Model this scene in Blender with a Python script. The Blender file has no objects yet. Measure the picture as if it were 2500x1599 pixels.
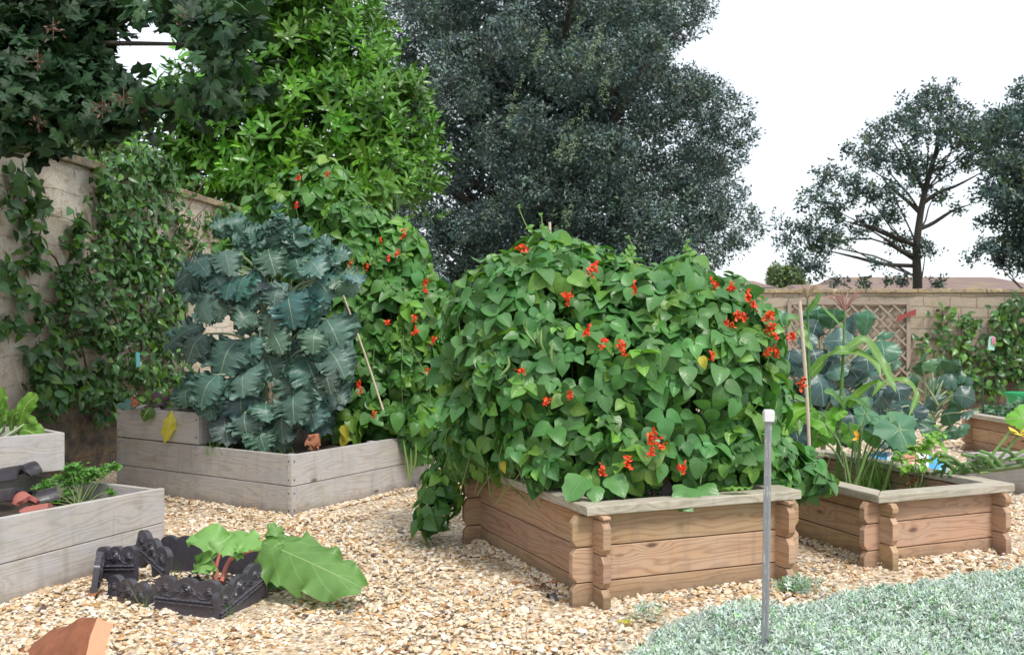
import bpy, math, random
import numpy as np
from mathutils import Vector

# ------------------------------------------------------------------ camera, sky, sun, exposure
S = bpy.context.scene
C = S.collection
F = 2400.0; CH = 1.55; CX = 1250.0; CY = 800.0      # focal length in photo pixels, eye height, centre
cam = bpy.data.cameras.new('camera'); camo = bpy.data.objects.new('camera', cam); C.objects.link(camo)
camo.location = (0, 0, CH); camo.rotation_euler = (math.radians(90), 0, 0)
cam.sensor_width = 36; cam.lens = 36*F/2500; cam.clip_start = .1; cam.clip_end = 600
cam.dof.use_dof = True; cam.dof.focus_distance = 6.0; cam.dof.aperture_fstop = 4.5
S.camera = camo
SUN_EL, SUN_AZ = 54, 148
w = bpy.data.worlds.new('World'); S.world = w; w.use_nodes = True
nt = w.node_tree; nt.nodes.clear()
sky = nt.nodes.new('ShaderNodeTexSky'); sky.sky_type = 'NISHITA'; sky.sun_disc = False
sky.sun_elevation = math.radians(SUN_EL); sky.sun_rotation = math.radians(SUN_AZ)
sky.air_density = 1.0; sky.dust_density = 1.0; sky.ozone_density = 1.0
bw = nt.nodes.new('ShaderNodeRGBToBW'); mx = nt.nodes.new('ShaderNodeMix'); mx.data_type = 'RGBA'
mx.inputs[0].default_value = .82                     # overcast: most of the blue is gone
bgn = nt.nodes.new('ShaderNodeBackground'); bgn.inputs[1].default_value = .15
wo = nt.nodes.new('ShaderNodeOutputWorld')
nt.nodes.remove(bw); nt.links.new(sky.outputs[0], mx.inputs[6]); mx.inputs[7].default_value = (5.6, 5.9, 6.2, 1)   # a bright, even cloud deck
nt.links.new(mx.outputs[2], bgn.inputs[0]); nt.links.new(bgn.outputs[0], wo.inputs[0])
sl = bpy.data.lights.new('sun', 'SUN'); sl.energy = 2.0; sl.angle = math.radians(14); sl.color = (1, .95, .88)
so = bpy.data.objects.new('sun', sl); C.objects.link(so)
so.rotation_euler = (math.radians(90-SUN_EL), 0, math.radians(180-SUN_AZ))
S.view_settings.view_transform = 'Standard'; S.view_settings.look = 'None'; S.view_settings.gamma = 1
S.view_settings.exposure = .60
S.cycles.max_bounces = 8; S.cycles.diffuse_bounces = 4; S.cycles.glossy_bounces = 2
S.cycles.transmission_bounces = 4; S.cycles.transparent_max_bounces = 4; S.cycles.use_denoising = True

# ------------------------------------------------------------------ geometry helpers
def P(px, py, d):                                    # point seen at photo pixel (px,py) at depth d
    return np.array([(px-CX)/F*d, d, CH-(py-CY)/F*d])
def G(px, py, z=0.0):                                # point at height z seen at that pixel
    d = (CH-z)*F/(py-CY); return np.array([(px-CX)/F*d, d, z])
def nrm(v): v = np.asarray(v, float); return v/(np.linalg.norm(v, axis=-1, keepdims=True)+1e-9)
A3 = lambda *a: np.array(a, float)
UPV = A3(0, 0, 1)

class MB:
    def __init__(s): s.V=[]; s.F=[]; s.UV=[]; s.C=[]; s.n=0
    def add(s, v, f, uv=None, col=None, luv=None):
        v = np.asarray(v, float); f = np.asarray(f, int)
        s.V.append(v); s.F.append(f+s.n); s.n += len(v)
        if luv is None:
            luv = np.zeros(f.shape+(2,)) if uv is None else np.asarray(uv)[f]
        s.UV.append(luv.reshape(-1, 2))
        c = np.ones((len(v), 4)); 
        if col is not None: c[:, :3] = col
        s.C.append(c)
    def build(s, name, mat, parent=None, smooth=False, bevel=0):
        V = np.concatenate(s.V); 
        if parent is not None: V = V-np.array(top_loc(parent))
        me = bpy.data.meshes.new(name)
        me.vertices.add(len(V)); me.vertices.foreach_set('co', V.astype(np.float32).ravel())
        tot = np.concatenate([np.full(len(f), f.shape[1]) for f in s.F])
        loops = np.concatenate([f.ravel() for f in s.F])
        me.loops.add(len(loops)); me.loops.foreach_set('vertex_index', loops.astype(np.int32))
        me.polygons.add(len(tot)); me.polygons.foreach_set('loop_start', np.concatenate([[0], np.cumsum(tot)[:-1]]).astype(np.int32))
        me.polygons.foreach_set('use_smooth', np.full(len(tot), bool(smooth)))
        uvl = me.uv_layers.new(name='UVMap'); uvl.data.foreach_set('uv', np.concatenate(s.UV).astype(np.float32).ravel())
        ca = me.color_attributes.new('tint', 'FLOAT_COLOR', 'POINT'); ca.data.foreach_set('color', np.concatenate(s.C).astype(np.float32).ravel())
        me.update(calc_edges=True)
        me.materials.append(mat)
        o = bpy.data.objects.new(name, me); C.objects.link(o)
        if parent is not None: o.parent = parent
        if bevel:
            b = o.modifiers.new('bevel', 'BEVEL'); b.width = bevel; b.segments = 2; b.limit_method = 'ANGLE'
        return o
def top_loc(o):
    l = Vector(o.location)
    while o.parent: o = o.parent; l = l+Vector(o.location)
    return tuple(l)
def tag(o, label, cat, group=None, kind=None):
    if label: o['label'] = label
    if cat: o['category'] = cat
    if group: o['group'] = group
    if kind: o['kind'] = kind
    return o
def thing(name, loc, label, cat, group=None):
    o = bpy.data.objects.new(name, None); C.objects.link(o); o.empty_display_size = .1
    o.location = tuple(float(x) for x in loc); return tag(o, label, cat, group)
def structure(o): o['kind'] = 'structure'; return o

def solid(mb, r0, r1, U, off=None, col=None):        # closed prism between two rings, UVs in metres along U
    r0 = np.asarray(r0, float); r1 = np.asarray(r1, float); n = len(r0)
    V = np.concatenate([r0, r1]); cen = V.mean(0); U = nrm(U)
    if off is None: off = RG.uniform(-20, 20, 2)
    faces = [list(range(n)), list(range(n, 2*n))]+[[i, (i+1) % n, (i+1) % n+n, i+n] for i in range(n)]
    for k in sorted(set(len(f) for f in faces)):
        fs = []; uvs = []
        for f in faces:
            if len(f) != k: continue
            p = V[f]; nn = np.zeros(3)
            for i in range(k): nn += np.cross(p[i]-p.mean(0), p[(i+1) % k]-p.mean(0))
            nn = nrm(nn)
            if np.dot(nn, p.mean(0)-cen) < 0: f = f[::-1]; p = V[f]; nn = -nn
            if abs(np.dot(nn, U)) > .8:
                a = nrm(np.cross(nn, UPV) if abs(nn[2]) < .9 else A3(1, 0, 0)); uv = np.stack([(p@a)*.15, p@np.cross(nn, a)], 1)
            else:
                W = nrm(np.cross(nn, U)); uv = np.stack([p@U, p@W], 1)
            fs.append(f); uvs.append(uv+off)
        if k == sorted(set(len(f) for f in faces))[0]: base = mb.n; mb.add(V, fs, luv=np.array(uvs), col=col)
        else:
            mb.F.append(np.array(fs)+base); mb.UV.append(np.array(uvs).reshape(-1, 2))
def box(mb, lo, hi, U=(1, 0, 0), **k):
    x0, y0, z0 = lo; x1, y1, z1 = hi
    r = [[x0, y0], [x1, y0], [x1, y1], [x0, y1]]
    solid(mb, [p+[z0] for p in r], [p+[z1] for p in r], U, **k)
def plank(mb, a, b, z0, z1, t, n, e0=0, e1=0, ch=0, **k):   # board from a to b, heights z0..z1, thickness t along n, chamfered ends
    a = A3(a[0], a[1], 0); b = A3(b[0], b[1], 0); u = nrm(b-a); L = np.linalg.norm(b-a); n = A3(n[0], n[1], 0)
    zz = lambda s, f: (z0[0]*(1-s/L)+z0[1]*s/L)*(1-f)+(z1[0]*(1-s/L)+z1[1]*s/L)*f
    if np.isscalar(z0): z0 = (z0, z0)
    if np.isscalar(z1): z1 = (z1, z1)
    s0, s1 = -e0, L+e1
    if ch:
        h = z1[0]-z0[0]; f = ch/h
        pts = [(s0, f), (s0+ch*.8, 0), (s1-ch*.8, 0), (s1, f), (s1, 1-f), (s1-ch*.8, 1), (s0+ch*.8, 1), (s0, 1-f)]
    else: pts = [(s0, 0), (s1, 0), (s1, 1), (s0, 1)]
    r0 = [a+u*s+UPV*zz(s, f) for s, f in pts]
    solid(mb, r0, [p-n*t for p in r0], u, **k)

def tube(mb, pts, rad, seg=7, col=None, cap=True):
    pts = np.asarray(pts, float); m = len(pts)
    rad = np.full(m, rad) if np.isscalar(rad) else np.interp(np.linspace(0, 1, m), np.linspace(0, 1, len(rad)), rad)
    t = nrm(np.gradient(pts, axis=0)); ref = A3(1, 0, 0) if abs(t[0][0]) < .8 else A3(0, 1, 0)
    V = []; L = 0; uv = []
    x = nrm(np.cross(t[0], ref))
    for i in range(m):
        x = nrm(x-t[i]*np.dot(x, t[i])); y = np.cross(t[i], x)
        if i: L += np.linalg.norm(pts[i]-pts[i-1])
        for j in range(seg):
            a = 2*math.pi*j/seg; V.append(pts[i]+rad[i]*(math.cos(a)*x+math.sin(a)*y)); uv.append((L, j/seg*.3))
    Fc = [[i*seg+j, i*seg+(j+1) % seg, (i+1)*seg+(j+1) % seg, (i+1)*seg+j] for i in range(m-1) for j in range(seg)]
    mb.add(V, Fc, uv=uv, col=col)
    if cap and rad[-1] > .003:
        b = mb.n; mb.add([V[-seg+j] for j in range(seg)], [list(range(seg))], uv=[(0, 0)]*seg, col=col)
def curve(pts, n=10):                                # Catmull-Rom through points
    p = np.asarray(pts, float)
    if len(p) == 2: return p[0]+(p[1]-p[0])*np.linspace(0, 1, n)[:, None]
    q = np.vstack([2*p[0]-p[1], p, 2*p[-1]-p[-2]]); out = []; m = len(p)-1
    for s in np.linspace(0, m-1e-6, n):
        i = int(s); t = s-i; a, b, c, d = q[i:i+4]
        out.append(.5*((2*b)+(-a+c)*t+(2*a-5*b+4*c-d)*t*t+(-a+3*b-3*c+d)*t**3))
    return np.array(out)

# leaf templates: x across, y along, z out of the face; uv = (side -1..1, along 0..1)
def leaf_t(L=1, W=.5, prof=None, nl=5, nw=2, fold=.15, curl=-.25, wave=0, seed=0):
    prof = prof or (lambda t: math.sin(math.pi*min(1, t**.8*1.0))**.8)
    v = []; uv = []
    for i in range(nl+1):
        t = i/nl; hw = W/2*max(prof(t), .02)
        for j in range(-nw, nw+1):
            s = j/nw
            v.append((s*hw, t*L, fold*abs(s)*hw+curl*L*t*t+wave*math.sin(t*9+seed+s)*abs(s)*L)); uv.append((s, t))
    m = 2*nw+1
    f = [[i*m+j, i*m+j+1, (i+1)*m+j+1, (i+1)*m+j] for i in range(nl) for j in range(m-1)]
    return np.array(v), np.array(f), np.array(uv)
def heart(t): return [ .55, .97, 1.0, .82, .5, .04][min(5, int(t*5+.5))]
def lobed_t(R=1, fr=None, nr=3, na=28, ruffle=.06, cup=.1, k=5):   # palmate leaf, stalk at the origin, tip towards +y
    v = [(0, 0, 0)]; uv = [(0, .5)]
    for r in range(1, nr+1):
        for a in range(na+1):
            th = -math.pi*.92+a/na*math.pi*1.84; rr = R*fr(th)*r/nr
            v.append((math.sin(th)*rr, math.cos(th)*rr, cup*(r/nr)**2*R*-1+ruffle*R*(r/nr)**2*math.sin(k*th)))
            uv.append((math.sin(k*th*.5)*.5*r/nr*2 if False else abs(math.sin(th*2.5))*r/nr, .5))
    n1 = na+1
    tri = [[0, 1+a+1, 1+a, 0] for a in range(na)]
    f = [[1+(r)*n1+a, 1+r*n1+a+1, 1+(r+1)*n1+a+1, 1+(r+1)*n1+a] for r in range(nr-1) for a in range(na)]
    f = [q[::-1] for q in f]
    # first ring as degenerate-free quads: split centre into triangles done as separate small quads
    cen = []
    for a in range(0, na-1, 2): cen.append([0, 1+a, 1+a+1, 1+a+2])
    return np.array(v), np.array(f+cen), np.array(uv)
def tmerge(parts):                                    # [(template, matrix3x3, offset)]
    V=[]; Fs=[]; U=[]; n=0
    for (v, f, uv), M, o in parts:
        V.append(v@np.array(M).T+np.array(o)); Fs.append(f+n); U.append(uv); n += len(v)
    return np.concatenate(V), np.concatenate(Fs), np.concatenate(U)
def rotm(ax, ang):
    x, y, z = nrm(ax); c = math.cos(ang); s = math.sin(ang); k = 1-c
    return np.array([[c+x*x*k, x*y*k-z*s, x*z*k+y*s], [y*x*k+z*s, c+y*y*k, y*z*k-x*s], [z*x*k-y*s, z*y*k+x*s, c+z*z*k]])
def frames(nv, tipdir):
    n = nrm(nv); y = tipdir-n*np.sum(tipdir*n, 1, keepdims=True); y = nrm(y); x = np.cross(y, n)
    return np.stack([x, y, n], 2)                     # columns
def scatter(mb, tmpl, pos, R, sc, col=None):
    v, f, uv = tmpl; N = len(pos)
    if N == 0: return
    V = np.einsum('nij,kj->nki', R, v)*np.asarray(sc).reshape(-1, 1, 1)+pos[:, None, :]
    Fs = f[None]+(np.arange(N)*len(v))[:, None, None]
    c = None
    if col is not None: c = np.repeat(col, len(v), axis=0)
    mb.add(V.reshape(-1, 3), Fs.reshape(-1, f.shape[1]), uv=np.tile(uv, (N, 1)), col=c)
def blobs_px(L):                                      # (px,py,d,rx_px,rz_px,ry_m) -> centre, radii
    cs = np.array([P(b[0], b[1], b[2]) for b in L]); rs = np.array([[b[3]*b[2]/F, b[5] if len(b) > 5 else b[3]*b[2]/F, b[4]*b[2]/F] for b in L])
    return cs, rs
def shell(rg, cs, rs, n, depth=.3, out=1.05):
    area = (rs[:, 0]*rs[:, 1]+rs[:, 0]*rs[:, 2]+rs[:, 1]*rs[:, 2])**1.0; p = area/area.sum()
    PO=[]; NO=[]; got=0
    while got < n:
        k = rg.choice(len(cs), n*2, p=p); dr = nrm(rg.normal(size=(n*2, 3)))
        rf = rg.uniform((1-depth)**2, out**2, (n*2, 1))**.5
        pos = cs[k]+dr*rs[k]*rf; nn = nrm(dr/rs[k])
        q = np.linalg.norm((pos[:, None]-cs[None])/rs[None], axis=2); q[np.arange(n*2), k] = 9
        ok = (q.min(1) > (1-depth))
        PO.append(pos[ok]); NO.append(nn[ok]); got += ok.sum()
        if ok.sum() < 5: break
    return np.concatenate(PO)[:n], np.concatenate(NO)[:n]
def first_hit(cs, rs, px, py, back=.05):
    o = A3(0, 0, CH); dr = P(px, py, 1.0)-o; best = 1e9
    for c, r in zip(cs, rs):
        a = (o-c)/r; b = dr/r; A = b@b; B = 2*a@b; Cc = a@a-1; D = B*B-4*A*Cc
        if D > 0: best = min(best, (-B-math.sqrt(D))/2/A)
    return best-back if best < 1e8 else None
def tint(rg, n, sd=.12, hue=.08, light=0, lightcol=(1.7, 1.45, .9)):
    c = np.ones((n, 3))*np.exp(rg.normal(0, sd, (n, 1)))*(1+rg.normal(0, hue, (n, 3))*[1, .4, 1])
    if light: m = rg.random(n) < light; c[m] *= lightcol
    return np.clip(c, .05, 4)
RG = np.random.default_rng(5)

def ribbon(mb, spine, width, up, prof, nl=12, nw=4, ruffle=.0, freq=9, arch=.15, lob=0, seed=0, col=None, rexp=2, frill=0):
    sp = curve(spine, nl+1); t = nrm(np.gradient(sp, axis=0)); up = nrm(up)
    V = []; uv = []; rg = np.random.default_rng(seed+11); ph = rg.uniform(0, 6, 6)
    for i in range(nl+1):
        n = nrm(up-t[i]*np.dot(up, t[i])); x = np.cross(t[i], n); tt = i/nl
        for j in range(-nw, nw+1):
            s = j/nw; sd = 0 if s > 0 else 1
            hw = width/2*max(prof(tt), .02)*(1+lob*math.sin(tt*freq*3.1+ph[sd])+lob*.5*math.sin(tt*freq*7+ph[2+sd])+frill*math.sin(tt*52+ph[4+sd]))
            z = -arch*abs(s)**1.6*hw+ruffle*width*abs(s)**rexp*(math.sin(tt*freq*3.3+ph[4+sd])+.6*math.sin(tt*freq*6.1+ph[sd]))*min(1, hw/width*4)
            y = ruffle*width*.6*abs(s)**rexp*math.sin(tt*freq*4.7+ph[3-sd])
            V.append(sp[i]+x*s*hw+n*z+t[i]*y); uv.append((s, tt))
    m = 2*nw+1
    Fc = [[i*m+j, i*m+j+1, (i+1)*m+j+1, (i+1)*m+j] for i in range(nl) for j in range(m-1)]
    mb.add(V, Fc, uv=uv, col=col)

# ------------------------------------------------------------------ materials
def newmat(name):
    m = bpy.data.materials.new(name); m.use_nodes = True; t = m.node_tree; t.nodes.clear()
    return m, t
def nd(t, typ, ins=None, **kw):
    n = t.nodes.new(typ)
    for k, v in kw.items(): setattr(n, k, v)
    for k, v in (ins or {}).items():
        if hasattr(v, 'is_output') or isinstance(v, bpy.types.NodeSocket): t.links.new(v, n.inputs[k])
        else: n.inputs[k].default_value = v
    return n
def c4(c): return (c[0], c[1], c[2], 1)
def math_(t, op, a, b=None, c=None, clamp=False):
    n = nd(t, 'ShaderNodeMath', operation=op, use_clamp=clamp)
    for i, v in enumerate((a, b, c)):
        if v is None: continue
        if isinstance(v, bpy.types.NodeSocket): t.links.new(v, n.inputs[i])
        else: n.inputs[i].default_value = v
    return n.outputs[0]
def mix(t, f, a, b, mode='MIX'):
    n = nd(t, 'ShaderNodeMix', data_type='RGBA', blend_type=mode)
    for i, v in ((0, f), (6, a), (7, b)):
        if isinstance(v, bpy.types.NodeSocket): t.links.new(v, n.inputs[i])
        else: n.inputs[i].default_value = v if i == 0 else c4(v)
    return n.outputs[2]
def ramp(t, f, stops):
    n = nd(t, 'ShaderNodeValToRGB', {0: f}); e = n.color_ramp.elements
    while len(e) < len(stops): e.new(.5)
    for i, (p, c) in enumerate(stops): e[i].position = p; e[i].color = c4(c) if not np.isscalar(c) else (c, c, c, 1)
    return n.outputs[0]
def noise(t, vec, scale, detail=4, rough=.55, dist=0):
    return nd(t, 'ShaderNodeTexNoise', {'Vector': vec, 'Scale': scale, 'Detail': detail, 'Roughness': rough, 'Distortion': dist}).outputs[0]
def finish(t, col, rough=.6, bump=None, bs=.3, bd=.01, metal=0, spec=.5):
    p = nd(t, 'ShaderNodeBsdfPrincipled', {'Roughness': rough, 'Metallic': metal, 'Specular IOR Level': spec})
    if isinstance(col, bpy.types.NodeSocket): t.links.new(col, p.inputs[0])
    else: p.inputs[0].default_value = c4(col)
    if bump is not None:
        b = nd(t, 'ShaderNodeBump', {'Strength': bs, 'Distance': bd, 'Height': bump}); t.links.new(b.outputs[0], p.inputs['Normal'])
    o = nd(t, 'ShaderNodeOutputMaterial'); t.links.new(p.outputs[0], o.inputs[0]); return p, o
def leafmat(name, col, rough=.42, trans=.28, rib=None, ribw=.05, veins=0, vk=7, tcol=None, spec=.5, bumpy=0, blot=.25):
    m, t = newmat(name)
    at = nd(t, 'ShaderNodeAttribute', attribute_name='tint').outputs[0]
    uv = nd(t, 'ShaderNodeUVMap').outputs[0]; sx = nd(t, 'ShaderNodeSeparateXYZ', {0: uv})
    geo = nd(t, 'ShaderNodeTexCoord').outputs['Object']
    ns = noise(t, geo, 14, 2)
    c = mix(t, ns, tuple(x*(1-blot) for x in col), tuple(x*(1+blot) for x in col))
    c = mix(t, 1.0, c, at, 'MULTIPLY')
    au = math_(t, 'ABSOLUTE', sx.outputs[0]); h = ns
    if rib:
        f = nd(t, 'ShaderNodeMapRange', {0: au, 1: ribw*.4, 2: ribw, 3: 1., 4: 0.}).outputs[0]
        if veins:
            q = math_(t, 'SUBTRACT', math_(t, 'MULTIPLY', sx.outputs[1], vk), math_(t, 'MULTIPLY', au, vk*.35))
            q = math_(t, 'ABSOLUTE', math_(t, 'SUBTRACT', math_(t, 'FRACT', q), .5))
            g = nd(t, 'ShaderNodeMapRange', {0: q, 1: .02, 2: .09, 3: veins, 4: 0.}).outputs[0]
            f = math_(t, 'MAXIMUM', f, g); 
        c = mix(t, f, c, rib); h = math_(t, 'ADD', f, math_(t, 'MULTIPLY', ns, bumpy))
    p = nd(t, 'ShaderNodeBsdfPrincipled', {'Base Color': c, 'Roughness': rough, 'Specular IOR Level': spec})
    if rib and (veins or bumpy):
        b = nd(t, 'ShaderNodeBump', {'Strength': .5, 'Distance': .006, 'Height': h}); t.links.new(b.outputs[0], p.inputs['Normal'])
    tc = mix(t, 1.0, c, tcol or (1.5, 1.6, .55), 'MULTIPLY')
    tr = nd(t, 'ShaderNodeBsdfTranslucent', {0: tc})
    ms = nd(t, 'ShaderNodeMixShader', {0: trans, 1: p.outputs[0], 2: tr.outputs[0]})
    o = nd(t, 'ShaderNodeOutputMaterial', {0: ms.outputs[0]}); return m
def woodmat(name, light, dark, knot, green=0, grain=1.0, greycol=(.3, .29, .26), grey=.3):
    m, t = newmat(name)
    uv = nd(t, 'ShaderNodeUVMap').outputs[0]; at = nd(t, 'ShaderNodeAttribute', attribute_name='tint').outputs[0]
    mp = nd(t, 'ShaderNodeMapping', {0: uv, 3: (2.6, 6.5, 1)}).outputs[0]
    vo = nd(t, 'ShaderNodeTexVoronoi', {'Vector': mp, 'Scale': 1.0, 'Randomness': 1.0})
    # knots: only some cells have one
    has = math_(t, 'GREATER_THAN', nd(t, 'ShaderNodeSeparateColor', {0: vo.outputs['Color']}).outputs[0], .45)
    kd = nd(t, 'ShaderNodeMapRange', {0: vo.outputs['Distance'], 1: .0, 2: .5, 3: 1., 4: 0.}, interpolation_type='SMOOTHSTEP').outputs[0]
    kd = math_(t, 'MULTIPLY', kd, has)
    sp = nd(t, 'ShaderNodeSeparateXYZ', {0: uv})
    m2 = nd(t, 'ShaderNodeMapping', {0: uv, 3: (.9, 7, 1)}).outputs[0]
    wv = noise(t, m2, 1.3, 2, .5)
    ph = math_(t, 'ADD', math_(t, 'MULTIPLY', sp.outputs[1], 150), math_(t, 'ADD', math_(t, 'MULTIPLY', wv, 42), math_(t, 'MULTIPLY', kd, 13)))
    ring = math_(t, 'SINE', ph); ring = math_(t, 'MULTIPLY_ADD', ring, .5, .5)
    ring = math_(t, 'POWER', ring, 3.0)
    m3 = nd(t, 'ShaderNodeMapping', {0: uv, 3: (3, 160, 1)}).outputs[0]
    fine = noise(t, m3, 1.6, 4, .7)
    g = math_(t, 'ADD', math_(t, 'MULTIPLY', ring, .62*grain), math_(t, 'MULTIPLY', fine, .6), clamp=True)
    c = mix(t, g, light, dark)
    m4 = nd(t, 'ShaderNodeMapping', {0: uv, 3: (1.5, 4, 1)}).outputs[0]
    blot = noise(t, m4, 2.0, 4, .6)
    c = mix(t, ramp(t, blot, [(.35, 0.), (.7, grey)]), c, greycol)
    kk = nd(t, 'ShaderNodeMapRange', {0: vo.outputs['Distance'], 1: .05, 2: .14, 3: 1., 4: 0.}).outputs[0]
    kk = math_(t, 'MULTIPLY', kk, has); c = mix(t, math_(t, 'MULTIPLY', kk, .9), c, knot)
    tc = nd(t, 'ShaderNodeTexCoord').outputs['Object']
    if green:
        gn = noise(t, tc, 5, 5, .7); c = mix(t, ramp(t, gn, [(.48, 0.), (.72, green)]), c, (.16, .17, .07))
    gz = nd(t, 'ShaderNodeSeparateXYZ', {0: nd(t, 'ShaderNodeNewGeometry').outputs['Position']}).outputs[2]
    sn = noise(t, tc, 9, 4, .7); low = nd(t, 'ShaderNodeMapRange', {0: math_(t, 'ADD', gz, math_(t, 'MULTIPLY', sn, -.16)), 1: -.06, 2: .03, 3: .6, 4: 0.}).outputs[0]
    c = mix(t, low, c, (.15, .11, .075))               # rain-splashed soil along the foot of the boards
    m5 = nd(t, 'ShaderNodeMapping', {0: uv, 3: (9, .6, 1)}).outputs[0]
    c = mix(t, ramp(t, noise(t, m5, 1.5, 3, .6), [(.56, 0.), (.75, .35)]), c, (.2, .17, .13))
    c = mix(t, 1., c, at, 'MULTIPLY')
    finish(t, c, .72, math_(t, 'ADD', g, math_(t, 'MULTIPLY', kk, -.5)), .5, .003, spec=.3); return m

M = {}
M['grey_wood'] = woodmat('weathered_grey_timber', (.57, .53, .485), (.27, .23, .195), (.09, .06, .045), green=.3, grain=.55, greycol=(.44, .435, .45), grey=.85)
M['brown_wood'] = woodmat('brown_larch_timber', (.55, .355, .22), (.25, .13, .07), (.10, .05, .03), grain=.7, greycol=(.44, .35, .27), grey=.45)
M['rim_wood'] = woodmat('weathered_rim_timber', (.52, .465, .37), (.32, .27, .2), (.11, .08, .06), green=.4, greycol=(.42, .40, .36), grey=.55)
M['dark_wood'] = woodmat('dark_damp_timber', (.30, .215, .16), (.17, .115, .085), (.07, .04, .03), green=.2)
def barkmat(name, c1, c2):
    m, t = newmat(name); tc = nd(t, 'ShaderNodeTexCoord').outputs['Object']
    n = noise(t, nd(t, 'ShaderNodeMapping', {0: tc, 3: (6, 6, 1.5)}).outputs[0], 3, 5, .7)
    finish(t, mix(t, n, c1, c2), .85, n, .8, .03); return m
M['bark'] = barkmat('bark', (.03, .025, .02), (.09, .075, .06))
M['stem_red'] = barkmat('reddish_brown_stem', (.08, .04, .03), (.2, .11, .08))
def simple(name, c, rough=.5, var=.15, sc=20, bump=.1, metal=0):
    m, t = newmat(name); tc = nd(t, 'ShaderNodeTexCoord').outputs['Object']; n = noise(t, tc, sc, 4, .65)
    at = nd(t, 'ShaderNodeAttribute', attribute_name='tint').outputs[0]
    col = mix(t, 1., mix(t, n, tuple(x*(1-var) for x in c), tuple(min(1, x*(1+var)) for x in c)), at, 'MULTIPLY')
    finish(t, col, rough, n, bump*3, .005, metal); return m
M['green_stem'] = simple('green_stem', (.16, .26, .07), .5)
M['pale_stem'] = simple('pale_green_stem', (.30, .38, .22), .5)
M['cane'] = simple('pale_bamboo', (.62, .50, .40), .6)
M['flower'] = simple('scarlet_petals', (.78, .065, .02), .5, .3, 60)
M['yellow'] = leafmat('yellowed_leaf', (.62, .55, .06), trans=.3, rib=(.7, .66, .3))
M['dead'] = leafmat('dead_brown_leaf', (.23, .09, .045), .7, .1)
M['bean'] = leafmat('runner_bean_leaf', (.080, .215, .055), .38, .2, rib=(.13, .27, .09), ribw=.045, veins=.35, vk=5, bumpy=.8)
M['bean_far'] = leafmat('runner_bean_leaf_pale', (.08, .22, .045), .4, .22, rib=(.16, .3, .1), ribw=.045, veins=.3, vk=5, bumpy=.8)
M['pear'] = leafmat('pear_leaf', (.055, .14, .038), .33, .14, rib=(.12, .2, .07), ribw=.05)
M['laurel'] = leafmat('laurel_leaf', (.072, .19, .018), .3, .14, rib=(.2, .36, .08), ribw=.07, tcol=(1.3, 1.5, .5))
M['oak'] = leafmat('evergreen_oak_leaf', (.085, .130, .118), .38, .06, spec=.6)
M['far_tree'] = leafmat('distant_tree_leaf', (.075, .12, .115), .5, .15)
M['pale_tree'] = leafmat('pale_shrub_leaf', (.12, .17, .075), .5, .25)
M['sycamore'] = leafmat('sycamore_leaf', (.020, .052, .020), .5, .1, spec=.25, rib=(.07, .11, .05), ribw=.05)
M['kale'] = leafmat('kale_leaf', (.075, .155, .130), .40, .08, rib=(.26, .36, .26), ribw=.035, veins=.28, vk=5, bumpy=1.2, tcol=(1.2, 1.4, .8))
M['cabbage'] = leafmat('cabbage_leaf', (.052, .112, .10), .36, .08, rib=(.24, .33, .26), ribw=.035, veins=.22, vk=4, bumpy=1.5, tcol=(1.1, 1.5, .8))
M['sprout'] = leafmat('sprout_leaf', (.04, .12, .06), .35, .1, rib=(.14, .25, .14), ribw=.04, veins=.2, vk=5, bumpy=1)
M['corn'] = leafmat('sweetcorn_leaf', (.14, .28, .075), .4, .3, rib=(.4, .5, .25), ribw=.08, veins=0, bumpy=.1)
M['courgette'] = leafmat('courgette_leaf', (.12, .26, .10), .5, .3, rib=(.3, .42, .24), ribw=.1, bumpy=1.3)
M['rhubarb'] = leafmat('rhubarb_leaf', (.15, .31, .075), .42, .18, rib=(.28, .42, .16), ribw=.03, veins=.22, vk=4.5, bumpy=1.4)
M['chard'] = leafmat('chard_leaf', (.15, .34, .05), .38, .25, rib=(.45, .58, .22), ribw=.08, veins=.5, vk=6, bumpy=1.5)
M['parsley'] = leafmat('parsley_leaf', (.11, .27, .05), .45, .3)
M['silver'] = leafmat('silver_leaf', (.47, .56, .48), .65, .08, tcol=(1, 1.05, .9))
M['grass'] = leafmat('grass_blade', (.12, .26, .05), .45, .3)
M['purple'] = leafmat('purple_leaf', (.16, .09, .13), .5, .2, rib=(.3, .2, .25))
M['tassel'] = simple('tassel', (.36, .26, .20), .7)

def stonemat():
    m, t = newmat('gravel_stone'); at = nd(t, 'ShaderNodeAttribute', attribute_name='tint').outputs[0]
    tc = nd(t, 'ShaderNodeTexCoord').outputs['Object']; n = noise(t, tc, 60, 4, .7)
    c = mix(t, 1., mix(t, ramp(t, n, [(.35, 0.), (.7, 1.)]), (.8, .74, .66), (1.12, 1.12, 1.12)), at, 'MULTIPLY')
    finish(t, c, .6, n, .3, .004, spec=.35); return m
M['stone'] = stonemat()
def gravelmat():
    m, t = newmat('gravel_bedding'); tc = nd(t, 'ShaderNodeTexCoord').outputs['Object']
    v = nd(t, 'ShaderNodeTexVoronoi', {'Vector': tc, 'Scale': 42.}); s = nd(t, 'ShaderNodeSeparateColor', {0: v.outputs['Color']}).outputs[0]
    c = ramp(t, s, [(0., (.16, .11, .07)), (.2, (.36, .24, .13)), (.5, (.5, .38, .25)), (.8, (.6, .5, .38)), (1., (.7, .62, .52))])
    finish(t, c, .8, v.outputs['Distance'], -.8 if False else .8, .01); return m
M['gravel'] = gravelmat()
M['soil'] = simple('dark_soil', (.055, .038, .027), .95, .5, 30, .3)
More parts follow.
